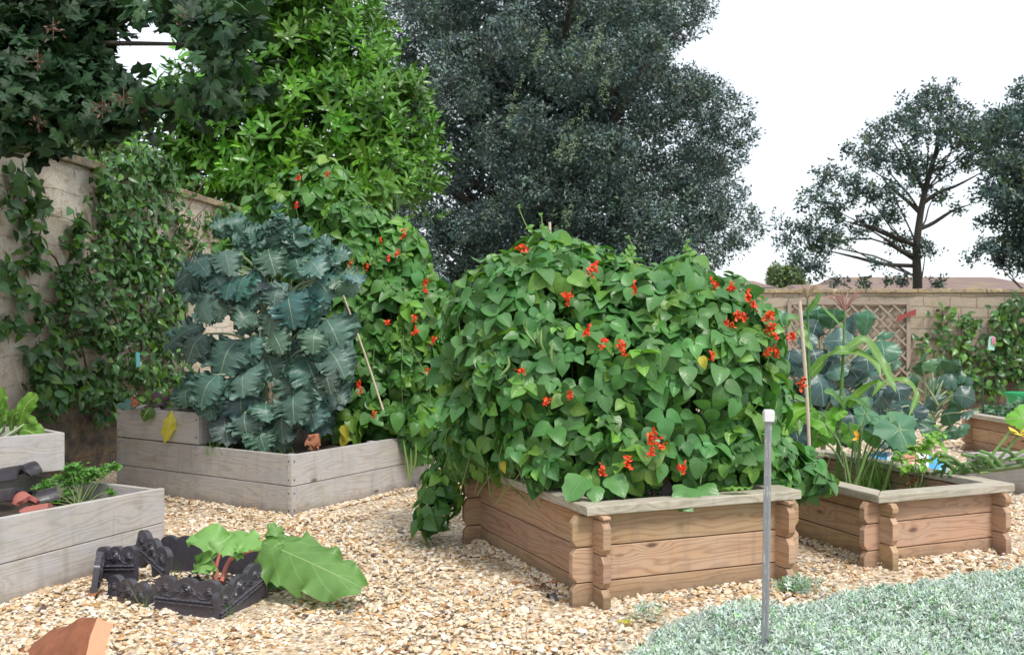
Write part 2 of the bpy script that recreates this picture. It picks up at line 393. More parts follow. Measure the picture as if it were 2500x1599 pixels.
def earthmat():
    m, t = newmat('rough_ground'); tc = nd(t, 'ShaderNodeTexCoord').outputs['Object']; n = noise(t, tc, .6, 6, .7)
    finish(t, mix(t, n, (.05, .07, .03), (.12, .13, .06)), .95); return m
M['earth'] = earthmat()
def wallmat(name, render=True):
    m, t = newmat(name); uv = nd(t, 'ShaderNodeUVMap').outputs[0]; sp = nd(t, 'ShaderNodeSeparateXYZ', {0: uv})
    wob = noise(t, uv, 1.8, 3); w2 = nd(t, 'ShaderNodeVectorMath', {0: uv, 1: nd(t, 'ShaderNodeCombineXYZ', {0: math_(t, 'MULTIPLY', wob, .06), 1: math_(t, 'MULTIPLY', wob, .14)}).outputs[0]}, operation='ADD').outputs[0]
    br = nd(t, 'ShaderNodeTexBrick', {'Vector': w2, 'Color1': (.2, .2, .2, 1), 'Color2': (.8, .8, .8, 1), 'Mortar': (0, 0, 0, 1), 'Scale': 1., 'Mortar Size': .010 if render else .012, 'Mortar Smooth': .4, 'Bias': 0., 'Brick Width': .62 if render else .5, 'Row Height': .27 if render else .2})
    br.offset = .4
    n1 = noise(t, uv, 1.1, 5, .6); n2 = noise(t, uv, 7, 6, .75); n3 = noise(t, uv, 38, 4, .7)
    if render:
        c = mix(t, ramp(t, n1, [(.35, 0.), (.62, 1.)]), (.66, .555, .42), (.74, .68, .59))
        c = mix(t, ramp(t, n2, [(.52, 0.), (.66, .75)]), c, (.42, .29, .15))
        c = mix(t, ramp(t, n2, [(.3, .8), (.44, 0.)]), c, (.66, .63, .60))
    else:
        c = mix(t, ramp(t, n1, [(.3, 0.), (.7, 1.)]), (.36, .30, .215), (.44, .385, .31))
        c = mix(t, ramp(t, n2, [(.5, 0.), (.7, .6)]), c, (.33, .22, .12))
    c = mix(t, ramp(t, n3, [(.35, .35), (.5, 0.)]), c, (.16, .13, .1))
    c = mix(t, math_(t, 'MULTIPLY', nd(t, 'ShaderNodeSeparateColor', {0: br.outputs[0]}).outputs[0], .22), c, (.34, .27, .2), 'MIX')
    mort = br.outputs['Fac']; c = mix(t, math_(t, 'MULTIPLY', math_(t, 'MULTIPLY', mort, ramp(t, n2, [(.4, 0.), (.6, 1.)]) if render else 1.), .5), c, (.15, .12, .09))
    # damp rubble foot of the wall
    ft = nd(t, 'ShaderNodeMapRange', {0: math_(t, 'ADD', sp.outputs[1], math_(t, 'MULTIPLY', wob, .5)), 1: .85, 2: 1.3, 3: 1., 4: 0.}).outputs[0]
    vr = nd(t, 'ShaderNodeTexVoronoi', {'Vector': uv, 'Scale': 3.2}, feature='F1')
    rc = ramp(t, n2, [(.3, (.05, .042, .035)), (.5, (.15, .13, .11)), (.6, (.25, .17, .085)), (.72, (.30, .28, .26))])
    c = mix(t, ft, c, rc)
    h = math_(t, 'ADD', math_(t, 'MULTIPLY', mort, -.5), math_(t, 'ADD', n2, math_(t, 'MULTIPLY', n3, .4)))
    h = math_(t, 'ADD', h, math_(t, 'MULTIPLY', math_(t, 'MULTIPLY', vr.outputs['Distance'], ft), -2.))
    finish(t, c, .9, h, .9, .025, spec=.2); return m
M['wall'] = wallmat('weathered_wall_stone'); M['wall_far'] = wallmat('coursed_wall_stone', False)
def copingmat():
    m, t = newmat('lichened_coping_stone'); tc = nd(t, 'ShaderNodeTexCoord').outputs['Object']
    n = noise(t, tc, 6, 6, .75); n2 = noise(t, tc, 17, 5, .7)
    c = ramp(t, n, [(.3, (.10, .08, .06)), (.45, (.30, .25, .18)), (.58, (.36, .27, .13)), (.7, (.5, .48, .44))])
    c = mix(t, ramp(t, n2, [(.5, 0.), (.62, .7)]), c, (.12, .10, .08)); finish(t, c, .9, n2, .8, .02); return m
M['coping'] = copingmat()
# ================================================================== THE SETTING
def quad_sheet(mb, pts, z=0):
    mb.add([(p[0], p[1], z) for p in pts], [list(range(len(pts)))], uv=[(p[0], p[1]) for p in pts])
mb = MB(); quad_sheet(mb, [(-220, -30), (220, -30), (220, 420), (-220, 420)], -.012); structure(mb.build('ground', M['earth']))
WA = A3(-4.58, 8.8, 0); WU = nrm(A3(.71, 6.4, 0)); WN = A3(WU[1], -WU[0], 0); WH = 3.2     # left wall: point, direction, normal to garden
FA = A3(0, 18.95, 0); FU = nrm(A3(1, -.05, 0)); FN = A3(FU[1], -FU[0], 0); FH = 2.20
wallpt = lambda s, off=0, z=0: WA+WU*s+WN*off+UPV*z
farpt = lambda s, off=0, z=0: FA+FU*s+A3(FU[1], -FU[0], 0)*off+UPV*z
def W(px, py, off=0):                                 # photo pixel -> point on the left wall's face
    dr = P(px, py, 1)-A3(0, 0, CH); k = ((WA+WN*off-A3(0, 0, CH))@WN)/(dr@WN); return A3(0, 0, CH)+dr*k
def FW(px, py, off=0):
    dr = P(px, py, 1)-A3(0, 0, CH); k = ((FA+FN*off-A3(0, 0, CH))@FN)/(dr@FN); return A3(0, 0, CH)+dr*k
s_end = 10.35
mb = MB(); quad_sheet(mb, [wallpt(-7.5), (9, 1.0), (13, 18.3), (FA+FU*-3.5), wallpt(s_end)], 0)
structure(mb.build('gravel_path', M['gravel']))

# ---- raised bed footprints
def quadbed(Fc, R_, L_): Fc, R_, L_ = map(lambda q: A3(*q[:2]), (Fc, R_, L_)); return [Fc, R_, R_+L_-Fc, L_]
BL = quadbed(G(712, 1266), G(1049, 1184), A3(-3.74, 9.3))
BM = quadbed(G(1447, 1478), A3(1.64, 5.97), G(1168, 1322))
BR = quadbed(G(2147, 1383), G(2434, 1348), A3(1.77, 8.15))
cN = G(402, 1356)[:2]; aN = G(0, 1488)[:2]; uN = nrm(aN-cN)
BN = [cN+uN*2.3, cN, cN+A3(-1.25, .72), cN+uN*2.3+A3(-1.25, .72)]
BF = quadbed(A3(5.78, 12.4), A3(5.9, 10.6), A3(8.3, 12.9)); BF = [BF[0], BF[1], BF[2], BF[3]]
BP = [A3(4.53, 9.8), A3(4.78, 8.95), A3(6.9, 9.3), A3(6.7, 10.1)]
def inpoly(x, y, poly):
    c = np.zeros(len(x), bool); n = len(poly)
    for i in range(n):
        x0, y0 = poly[i]; x1, y1 = poly[(i+1) % n]
        c ^= ((y0 > y) != (y1 > y)) & (x < (x1-x0)*(y-y0)/(y1-y0+1e-12)+x0)
    return c

# ---- gravel: loose stones
def ico():
    p = (1+5**.5)/2; v = nrm(np.array([(-1, p, 0), (1, p, 0), (-1, -p, 0), (1, -p, 0), (0, -1, p), (0, 1, p), (0, -1, -p), (0, 1, -p), (p, 0, -1), (p, 0, 1), (-p, 0, -1), (-p, 0, 1)], float))
    f = [(0, 11, 5), (0, 5, 1), (0, 1, 7), (0, 7, 10), (0, 10, 11), (1, 5, 9), (5, 11, 4), (11, 10, 2), (10, 7, 6), (7, 1, 8), (3, 9, 4), (3, 4, 2), (3, 2, 6), (3, 6, 8), (3, 8, 9), (4, 9, 5), (2, 4, 11), (6, 2, 10), (8, 6, 7), (9, 8, 1)]
    return v, np.array(f)
PAL = np.array([(.80, .67, .49), (.86, .76, .61), (.90, .84, .74), (.72, .56, .36), (.66, .45, .24), (.58, .34, .15), (.70, .51, .33), (.42, .22, .12), (.33, .30, .30), (.52, .46, .41), (.14, .10, .09)])
PW = np.array([.22, .23, .18, .12, .07, .04, .06, .025, .015, .03, .008]); PW /= PW.sum()
def stones(mb, x, y, z, size, rg):
    v, f = ico(); n = len(x)
    for k in range(8):
        m = (np.arange(n) % 8) == k; q = m.sum()
        if not q: continue
        vv = v*(1+rg.uniform(-.28, .28, (12, 1))); R = frames(nrm(A3(0, 0, 1)+rg.normal(0, .28, (q, 3))), rg.normal(size=(q, 3)))
        sc = np.stack([rg.uniform(.62, 1.1, q), rg.uniform(.8, 1.4, q), rg.uniform(.32, .62, q)], 1)
        R = R*sc[:, None, :]
        c = PAL[rg.choice(len(PAL), q, p=PW)]*rg.uniform(.72, 1.03, (q, 1))
        scatter(mb, (vv, f, np.zeros((12, 2))), np.stack([x[m], y[m], z[m]], 1), R, size[m], np.clip(c, 0, .93))
rg = np.random.default_rng(3); mb = MB()
def gravel_in_view(n, d0, d1, s0, s1):
    d = (rg.uniform(d0**2, d1**2, n))**.5; x = d*rg.uniform(-.60, .60, n)
    keep = ((A3(0, 0)+np.stack([x, d], 1)-WA[:2])@WN[:2] > .02)
    for B in (BM, BL, BR, BN, BF): keep &= ~inpoly(x, d, [b for b in B])
    x = x[keep]; d = d[keep]; sz = rg.uniform(s0, s1, len(x))*np.exp(rg.normal(0, .22, len(x)))
    und = .010*np.sin(x*3.1+d*1.7)+.008*np.sin(x*7.3-d*4.1)
    return x, d, und+rg.uniform(-.004, .016, len(x)), sz
for n, d0, d1, s0, s1 in ((21000, 3.9, 5.6, .0088, .0175), (29000, 5.6, 8.2, .0105, .0185), (17000, 8.2, 12, .014, .022), (9000, 12, 18.5, .022, .034)):
    x, d, z, sz = gravel_in_view(n, d0, d1, s0, s1); stones(mb, x, d, z, sz, rg)
for B in (BM, BL, BR, BN, BF):                        # stones banked against the boards
    cB = np.mean(B, 0)
    for i in range(4):
        a_, b_ = np.array(B[i]), np.array(B[(i+1) % 4]); u_ = b_-a_; L_ = np.linalg.norm(u_); nn_ = np.array([u_[1], -u_[0]])/L_
        if nn_@((a_+b_)/2-cB) < 0: nn_ = -nn_
        if a_[1] > 11: continue
        n = int(L_*330); s_ = rg.random(n); o_ = rg.uniform(.004, .09, n)**1.15; p = a_+u_*s_[:, None]+nn_*o_[:, None]
        stones(mb, p[:, 0], p[:, 1], .008+.03*(1-o_/.09)*rg.random(n), rg.uniform(.009, .019, n), rg)
o = mb.build('gravel', M['stone']); tag(o, 'pale buff and cream flint gravel covering the garden path', 'gravel', kind='stuff')

# ---- left garden wall with its coping
def longwall(name, pt, s0, s1, H, th, mat, label, cop=.09, step=.9, over=.07):
    r = thing(name, pt(s0), label, 'wall')
    mb = MB(); ns = 60; nh = 14; V = []; uv = []; rgw = np.random.default_rng(9)
    for i in range(ns+1):
        for j in range(nh+1):
            s = s0+(s1-s0)*i/ns; z = H*j/nh
            V.append(pt(s, rgw.normal(0, .008), z)); uv.append((s, z))
    m = nh+1
    mb.add(V, [[i*m+j, (i+1)*m+j, (i+1)*m+j+1, i*m+j+1] for i in range(ns) for j in range(nh)], uv=uv)
    b = [pt(s0, -th, 0), pt(s1, -th, 0), pt(s1, -th, H), pt(s0, -th, H), pt(s0, 0, 0), pt(s1, 0, 0), pt(s1, 0, H), pt(s0, 0, H)]
    mb.add(b, [[0, 1, 2, 3], [0, 3, 7, 4], [1, 5, 6, 2], [3, 2, 6, 7]], uv=[(s0, 0), (s1, 0), (s1, H), (s0, H), (s0-th, 0), (s1+th, 0), (s1+th, H), (s0-th, H)])
    mb.build('masonry', mat, r, smooth=True)
    mb = MB(); s = s0
    while s < s1:
        L = min(step*rgw.uniform(.75, 1.25), s1-s); e = rgw.uniform(-.008, .008); z0 = H+.003; z1 = H+cop+rgw.uniform(-.008, .008); o = over+rgw.uniform(-.012, .012)
        rr = [(s+.004, o), (s+L-.004, o+e), (s+L-.004, -th-over), (s+.004, -th-over)]
        solid(mb, [pt(a, c, z0) for a, c in rr], [pt(a, c*.92, z1) for a, c in rr], pt(1)-pt(0), col=rgw.uniform(.8, 1.15)); s += L
    mb.build('coping', M['coping'], r, bevel=.012); return r
longwall('garden_wall', wallpt, -8.5, s_end, WH, .4, M['wall'], 'tall weathered pinkish-grey stone garden wall on the left behind the climbing plants')
longwall('boundary_wall', farpt, -4.2, 16, FH, .35, M['wall_far'], 'lower honey-coloured coursed stone wall across the far end of the garden on the right', cop=.08, step=1.1, over=.05)

# ---- bungalows beyond the far wall (roofs only show)
def roofmat():
    m, t = newmat('clay_roof_tiles'); uv = nd(t, 'ShaderNodeTexCoord').outputs['Object']
    wv = nd(t, 'ShaderNodeTexWave', {'Vector': uv, 'Scale': 1.6, 'Distortion': .4}, bands_direction='X').outputs['Fac']
    n = noise(t, uv, .5, 5, .7); c = mix(t, n, (.17, .11, .10), (.27, .19, .16)); c = mix(t, ramp(t, n, [(.5, 0.), (.65, .7)]), c, (.33, .22, .08))
    finish(t, mix(t, math_(t, 'MULTIPLY', wv, .3), c, (.1, .07, .07)), .9); return m
M['roof'] = roofmat(); M['render'] = simple('pale_render', (.6, .56, .5), .9); M['fascia'] = simple('white_fascia', (.8, .8, .78), .5); M['slate'] = simple('dark_slate', (.03, .035, .055), .5, .2, 8)
def bungalow(pxa, pxb, ytop, yeave, d, depth, mat, label, hipl=.0, hipr=.0, fascia=False):
    a = P(pxa, ytop, d); b = P(pxb, ytop, d); ez = P(0, yeave, d-depth/2)[2]; rz = a[2]
    r = thing('bungalow', ((a[0]+b[0])/2, d, 0), label, 'house', 'bungalows beyond the far wall')
    mb = MB(); x0, x1 = a[0]-hipl, b[0]+hipr; y0, y1 = d-depth/2, d+depth/2
    solid(mb, [(x0, y0, ez), (x1, y0, ez), (x1, y1, ez), (x0, y1, ez)], [(a[0], d-.05, rz), (b[0], d-.05, rz), (b[0], d+.05, rz), (a[0], d+.05, rz)], (1, 0, 0)); mb.build('roof', mat, r)
    mb = MB(); box(mb, (x0+.4, y0+.4, 0), (x1-.4, y1-.4, ez-.02)); mb.build('wall', M['render'], r)
    if fascia:
        mb = MB(); box(mb, (x0, y0-.06, ez-.28), (x1, y0-.003, ez+.05)); mb.build('fascia', M['fascia'], r)
    return r
bungalow(1700, 1838, 686, 702, 62, 9, M['roof'], 'bungalow with a brown tiled roof peeping over the wall just right of the bean mound', 1.2, .3)
bungalow(2032, 2418, 677, 700, 66, 10, M['roof'], 'long tiled bungalow roof with orange lichen behind the small bare-trunked tree', .6, .9)
bungalow(1930, 2900, 696, 712, 50, 7, M['roof'], 'low long lilac-brown roof just above the coping of the far wall', .5, .5)
bungalow(1650, 1905, 704, 709, 44, 6, M['slate'], 'flat dark roof with a white fascia above the far wall beside the bean flowers', .1, .1, True)
sh = thing('shed', (-5.9, 12.6, 0), 'dark blue-grey slate shed roof peeping over the left wall behind the climbers', 'shed')
mb = MB(); solid(mb, [(-6.6, 10.9, 3.02), (-5.05, 10.9, 3.30), (-4.8, 13.3, 3.30), (-6.6, 13.3, 3.02)], [(-6.6, 10.9, 3.10), (-5.05, 10.9, 3.42), (-4.8, 13.3, 3.38), (-6.6, 13.3, 3.10)], (0, 1, 0)); mb.build('roof', M['slate'], sh)
mb = MB(); box(mb, (-6.5, 11.0, 0), (-5.2, 13.2, 3.0)); mb.build('wall', M['dark_wood'], sh)

# ================================================================== TREES
rg = np.random.default_rng(21)
def limb(mb, a, b, r0, r1, bend=.12, n=9, rg=rg, seg=7):
    a = np.array(a, float); b = np.array(b, float); L = np.linalg.norm(b-a); m = [a+(b-a)*t+rg.normal(0, bend*L*.35, 3)*(1 if 0 < t < 1 else 0) for t in (0, .3, .65, 1)]
    p = curve(m, n); tube(mb, p, [r0, r0*.75+r1*.25, r1], seg); return p
def cluster_t(leaf, n, R, rg, up=.3):                  # a ball-ish tuft of leaves
    parts = []
    for i in range(n):
        d = nrm(rg.normal(size=3)+A3(0, .3, .3)); Rm = frames(nrm(d+rg.normal(0, .6, 3))[None], nrm(d+A3(0, 0, up))[None])[0]
        parts.append((leaf, Rm*rg.uniform(.7, 1.2), d*R*rg.uniform(.2, 1)))
    return tmerge(parts)
# -- evergreen oak
t = thing('evergreen_oak', (.9, 28, 0), 'huge dark grey-green evergreen oak filling the top centre behind the far wall', 'tree')
qleaf = leaf_t(.085, .04, nl=2, nw=1, fold=.2)
rg = np.random.default_rng(31)
cs = []; rs = []
cen = A3(.95, 28.5, 8.2); RX, RZ = 5.15, 6.1
for i in range(190):
    u = rg.uniform(-1, 1); a = rg.uniform(0, 6.283); q = (1-u*u)**.5
    dr = A3(q*math.cos(a), q*math.sin(a), u)
    if dr[1] > .45: continue
    f = rg.uniform(.80, 1.02); taper = 1.0-.34*max(0, dr[2]+.25)+(.04 if dr[2] < -.2 else 0)
    cs.append(cen+dr*A3(RX*taper, RX*.9, RZ)*f); r_ = rg.uniform(.38, .8); rs.append(A3(r_*1.15, r_, r_*.85))
for px, py, r_ in ((1790, 280, .5), (1815, 330, .35), (1790, 545, .8), (1730, 590, .8), (1690, 620, .7), (1640, 640, .7), (1500, 640, .9), (1340, 650, .9), (1200, 650, .9), (1080, 640, .9), (1000, 650, .9), (930, 640, .9), (1000, 560, 1.), (930, 520, .9), (1630, 520, 1.0), (1580, 560, .9), (1660, 560, .7), (1600, 470, 1.), (1430, 470, 1.1), (1450, 540, 1.1), (1350, 540, 1.1), (1530, 600, 1.), (1740, 420, .6), (1770, 480, .5), (1720, 500, .7), (1560, 30, .7), (1620, 80, .6), (1600, 640, .8), (1450, 660, .9), (1560, 600, .8), (1400, 600, .9), (1250, 600, 1.), (1130, 600, 1.), (1060, 680, .7), (1160, 700, .8), (1300, 700, .8), (960, 60, 1.), (940, 160, .9), (1000, 300, 1.1)):
    cs.append(P(px, py, 26.5+rg.uniform(-1, 1.5))); rs.append(A3(r_, r_, r_*.85))
cs = np.array(cs); rs = np.array(rs)
tw = [cluster_t(qleaf, 15, .16, rg) for _ in range(4)]
mb = MB()
pos, nn = shell(rg, cs, rs, 19000, .36, 1.08)
bt = np.exp(rg.normal(0, .22, len(pos)))
for k in range(4):
    m = np.arange(len(pos)) % 4 == k; q = m.sum()
    scatter(mb, tw[k], pos[m], frames(nn[m]+rg.normal(0, .5, (q, 3)), nn[m]*.6+A3(0, 0, .5)+rg.normal(0, .6, (q, 3))), rg.uniform(.8, 1.5, q), tint(rg, q, .22, .12, .15, (1.6, 1.5, 1.1)))
# deeper, sparse inner foliage and pale vertical shoots
n = 5200; pos = cen+A3(0, .6, 0)+nrm(rg.normal(size=(n, 3)))*A3(RX, RX*.7, RZ)*rg.uniform(.3, .8, (n, 1))
scatter(mb, tw[0], pos, frames(rg.normal(size=(n, 3)), rg.normal(size=(n, 3))), rg.uniform(1.3, 2.2, n), tint(rg, n, .2))
for px, py, L in ((1420, 40, 1.0), (1470, 60, .9), (1270, 190, 1.1), (1430, 250, 1.2), (1065, 350, .9), (1500, 140, .9), (1390, 290, .9), (1395, 500, .7), (1340, 60, .7)):
    p = P(px, py, 23.0); tip = p; b0 = p+A3(-.3, .4, -L)
    for q in np.linspace(0, 1, 14):
        c = b0+(tip-b0)*q; scatter(mb, tw[1], (c+rg.normal(0, .04, 3))[None], frames(rg.normal(size=(1, 3)), A3(0, 0, 1)[None]), [.9-.45*q], np.array([(2.4, 2.2, 1.3)]))
mb.build('crown', M['oak'], t)
mb = MB(); limb(mb, (.9, 28.6, 0), (.8, 28.6, 9), .5, .2, .04, seg=10)
for i in range(26):
    a = rg.uniform(0, 6.28); z = rg.uniform(1.8, 8); e = rg.uniform(.5, .85); limb(mb, (.88, 28.6, z), (.9+math.cos(a)*RX*e, 28.6+math.sin(a)*RX*e, z+rg.uniform(1, 4)), .16, .03)
mb.build('trunk', M['bark'], t)
# -- cherry laurel behind the left wall
t = thing('laurel_tree', (-4.6, 17.6, 0), 'bright green glossy laurel rising behind the left wall, in front of the dark oak', 'tree')
rg = np.random.default_rng(44)
lleaf = leaf_t(.235, .078, lambda t: [.2, .75, 1, .95, .65, .03][min(5, int(t*5+.5))], nl=5, nw=1, fold=.25, curl=-.12)
def laurel_shoot(rg, n=14, L=.5):
    parts = []
    for i in range(n):
        q = i/n; a = i*2.4; el = .15+.85*q
        d = A3(math.cos(a)*math.cos(el), math.sin(a)*math.cos(el), math.sin(el)); side = nrm(A3(-math.sin(a), math.cos(a), 0))
        nn = np.cross(side, d); nn = nn if nn[2] > 0 else -nn
        parts.append((lleaf, frames(nn[None], d[None])[0]*(1.1-.4*q)*rg.uniform(.85, 1.1), A3(0, 0, L*q)))
    return tmerge(parts)
L = [(690, -60, 17, 130, 190), (610, 80, 17, 90, 140), (800, 60, 17, 110, 170), (660, 180, 16.6, 190, 170), (850, 200, 16.6, 110, 150), (900, 330, 16.4, 110, 120), (960, 400, 16.4, 80, 90), (780, 340, 16.2, 160, 150), (600, 330, 16.6, 140, 120), (500, 300, 17, 90, 90), (420, 340, 17, 90, 90), (520, 420, 16.8, 120, 70), (700, 450, 16.2, 130, 80), (880, 450, 16.2, 110, 90), (960, 290, 16.8, 60, 80), (650, 30, 17.2, 120, 120), (740, -30, 17, 90, 120), (400, 430, 17, 70, 50), (950, 490, 16, 60, 60)]
cs, rs = blobs_px([b+(1.1,) for b in L]); pos, nn = shell(rg, cs, rs, 1850, .5, 1.1)
dist = (pos[:, :2]-WA[:2])@WN[:2]; keep = ~((dist > -.55) & (pos[:, 2] < WH+.25) & (pos[:, 1] < 15.6)); pos = pos[keep]; nn = nn[keep]
mb = MB()
for k in range(3):
    sh_ = laurel_shoot(rg, 13, rg.uniform(.35, .55)); m = np.arange(len(pos)) % 3 == k; q = m.sum()
    ax = nrm(nn[m]*1.0+A3(0, -.2, .55)+rg.normal(0, .3, (q, 3)))
    xr = nrm(np.cross(ax, rg.normal(size=(q, 3)))); R = np.stack([xr, np.cross(ax, xr), ax], 2)
    scatter(mb, sh_, pos[m], R, rg.uniform(.75, 1.25, q), tint(rg, q, .26, .08, .25, (1.35, 1.35, .95)))
mb.build('crown', M['laurel'], t, smooth=True)
mb = MB()
for i in range(9): limb(mb, (-4.6+rg.uniform(-.3, .3), 17.6, 0), (-4.2+rg.uniform(-2.5, 2.2), 17.4+rg.uniform(-.6, .8), rg.uniform(4, 7.5)), .09, .02)
mb.build('trunk', M['bark'], t)
# -- open trees on the right
def open_tree(name, label, base, trunk, branches, puffs, leafn, seed, mat):
    rg = np.random.default_rng(seed); t = thing(name, base, label, 'tree', 'open-crowned trees beyond the far wall')
    mb = MB(); tp = curve(trunk, 14); tube(mb, tp, [.18, .11, .035], 9)
    for a, b in branches: limb(mb, a, b, .075, .015, .08, rg=rg)
    cs = np.array([p[0] for p in puffs]); rs = np.array([[p[1]*1.05, p[1]*.9, p[1]*.62] for p in puffs])
    for c in cs[::2]: i = np.argmin(np.linalg.norm(tp-(c-A3(0, 0, .9)), axis=1)); limb(mb, tp[max(0, i-1)], c, .035, .01, .1, rg=rg, seg=5)
    mb.build('trunk', M['bark'], t)
    tw = [cluster_t(leaf_t(.13, .075, nl=2, nw=1), 14, .2, rg) for _ in range(3)]; mb = MB()
    pos, nn = shell(rg, cs, rs, leafn, .85, 1.12)
    for k in range(3):
        m = np.arange(len(pos)) % 3 == k; q = m.sum()
        scatter(mb, tw[k], pos[m], frames(rg.normal(size=(q, 3)), nn[m]+A3(0, 0, .8)), rg.uniform(.7, 1.2, q), tint(rg, q, .25, .12, .15))
    mb.build('crown', mat, t); return t
D = 32
tr = [P(2242, 940, D)*A3(1, 1, 0), P(2240, 700, D), P(2238, 600, D), P(2255, 480, D), P(2290, 350, D), P(2300, 240, D)]
br = [(P(2240, 600, D), P(2060, 540, D)), (P(2240, 650, D), P(2010, 610, D)), (P(2245, 520, D), P(2150, 430, D)), (P(2250, 500, D), P(2400, 420, D)), (P(2245, 560, D), P(2370, 500, D)), (P(2260, 470, D), P(2190, 330, D)), (P(2243, 630, D), P(2120, 560, D))]
pf = [(2295, 230, .6), (2240, 260, .7), (2330, 280, .7), (2200, 300, .7), (2160, 310, .55), (2130, 345, .6), (2270, 330, .9), (2210, 400, .8), (2340, 330, .7), (2110, 390, .5), (2070, 370, .35), (2020, 430, .6), (2000, 490, .65), (2040, 520, .6), (1975, 560, .6), (2000, 600, .6), (1930, 560, .45), (1910, 530, .35), (2045, 580, .55), (1940, 630, .5), (1985, 660, .5), (2120, 480, .6), (2160, 530, .6), (2110, 550, .5), (2180, 470, .6), (2260, 420, .8), (2290, 470, .5), (2200, 590, .45), (2260, 610, .45), (2190, 680, .35), (2290, 690, .3), (2140, 640, .3), (2370, 340, .7), (2400, 310, .7), (2420, 340, .7), (2390, 380, .6), (2360, 400, .5), (2340, 510, .35), (2150, 390, .6), (1915, 600, .4), (2090, 450, .5), (2045, 690, .25), (2110, 690, .22)]
open_tree('small_tree', 'open airy tree with a leaning bare trunk standing above the far wall', tr[0], tr, br, [(P(a, b, D+rg.uniform(-1.2, 1.2)), r) for a, b, r in pf], 1500, 5, M['far_tree'])
D = 29
tr = [P(2620, 940, D)*A3(1, 1, 0), P(2610, 600, D), P(2590, 450, D), P(2570, 300, D), P(2560, 200, D)]
pf = [(2440, 290, .5), (2425, 330, .45), (2450, 400, .5), (2400, 470, .35), (2500, 230, .6), (2480, 320, .8), (2460, 380, .7), (2470, 450, .8), (2440, 480, .6), (2500, 500, .8), (2430, 540, .5), (2480, 580, .7), (2440, 620, .5), (2490, 640, .6), (2400, 600, .3), (2550, 300, 1.), (2560, 450, 1.), (2560, 600, .9), (2640, 380, 1.1), (2640, 520, 1.1), (2510, 270, .5), (2375, 625, .25), (2600, 220, .9), (2500, 400, .8), (2530, 540, .8)]
open_tree('small_tree', 'darker leafy tree cut by the right edge of the view, its branches reaching left', tr[0], tr, [], [(P(a, b, D+rg.uniform(-1, 1)), r) for a, b, r in pf], 2000, 6, M['far_tree'])
def puff_tree(name, label, base, puffs, n, seed, mat, leaf, sc=(.7, 1.2), group=None, cat='tree', depth=.6):
    rg = np.random.default_rng(seed); t = thing(name, base, label, cat, group); cs, rs = blobs_px(puffs)
    tw = [cluster_t(leaf, 10, .18, rg) for _ in range(3)]; mb = MB(); pos, nn = shell(rg, cs, rs, n, depth, 1.12)
    for k in range(3):
        m = np.arange(len(pos)) % 3 == k; q = m.sum()
        scatter(mb, tw[k], pos[m], frames(rg.normal(size=(q, 3))+nn[m], nn[m]+A3(0, 0, .6)), rg.uniform(*sc, q), tint(rg, q, .25, .12, .15))
    mb.build('crown', mat, t)
    mb = MB()
    for c in cs: limb(mb, A3(base[0], base[1], 0), c, .08, .015, .06, rg=rg, seg=5)
    mb.build('trunk', M['bark'], t); return t
tl = leaf_t(.13, .07, nl=2, nw=1)
puff_tree('distant_tree', 'tiny pale feathery tree on the skyline left of the two small far poplars', P(1893, 0, 75)*A3(1, 1, 0), [(1893, 668, 75, 9, 16), (1893, 690, 75, 10, 14)], 160, 7, M['pale_tree'], tl, (2, 3), 'distant skyline trees')
puff_tree('distant_tree', 'tiny bushy tree on the skyline just left of the long lichened roof', P(1932, 0, 75)*A3(1, 1, 0), [(1930, 672, 75, 16, 16), (1945, 688, 75, 14, 12), (1922, 690, 75, 9, 9)], 260, 8, M['pale_tree'], tl, (2, 3), 'distant skyline trees')
puff_tree('background_tree', 'hazy mid-green tree beyond the left wall, under the sycamore branches', (-9.0, 21, 0), [(120, 330, 21, 90, 90), (220, 330, 21, 90, 80), (270, 400, 21, 70, 60), (180, 400, 21, 80, 60), (330, 420, 21, 40, 50), (60, 260, 21, 90, 100), (240, 250, 21, 60, 70), (-40, 200, 21, 120, 120), (60, 380, 21, 80, 70), (320, 470, 21, 60, 40)], 2600, 9, M['pale_tree'], tl, (.9, 1.7), depth=.7)
# -- sycamore overhanging from the left
M['seed'] = leafmat('winged_seed', (.13, .07, .045), .7, .1)
t = thing('sycamore_tree', (-7.2, 9.0, 0), 'dark sycamore whose large lobed leaves overhang the top left corner', 'tree')
rg = np.random.default_rng(55)
def syc(th):
    a = abs(th); pk = [0, .95, 1.75]; h = [1, .86, .6]
    return max(.56, max(h[i]-abs(a-pk[i])*1.05 for i in range(3)))*(1+.04*math.sin(th*23))
sleaf = lobed_t(.118, syc, 2, 30, .04, .12)
def sprig(rg, n=7):
    parts = []
    for i in range(n):
        a = i*2.5+rg.uniform(-.3, .3); d = nrm(A3(math.cos(a), math.sin(a)*.8, rg.uniform(-.5, .1)))
        nn = nrm(A3(0, 0, .8)+rg.normal(0, .6, 3)); parts.append((sleaf, frames(nn[None], d[None])[0]*rg.uniform(.65, 1.15), d*rg.uniform(.08, .2)+A3(0, 0, rg.uniform(-.12, .1))))
    return tmerge(parts)
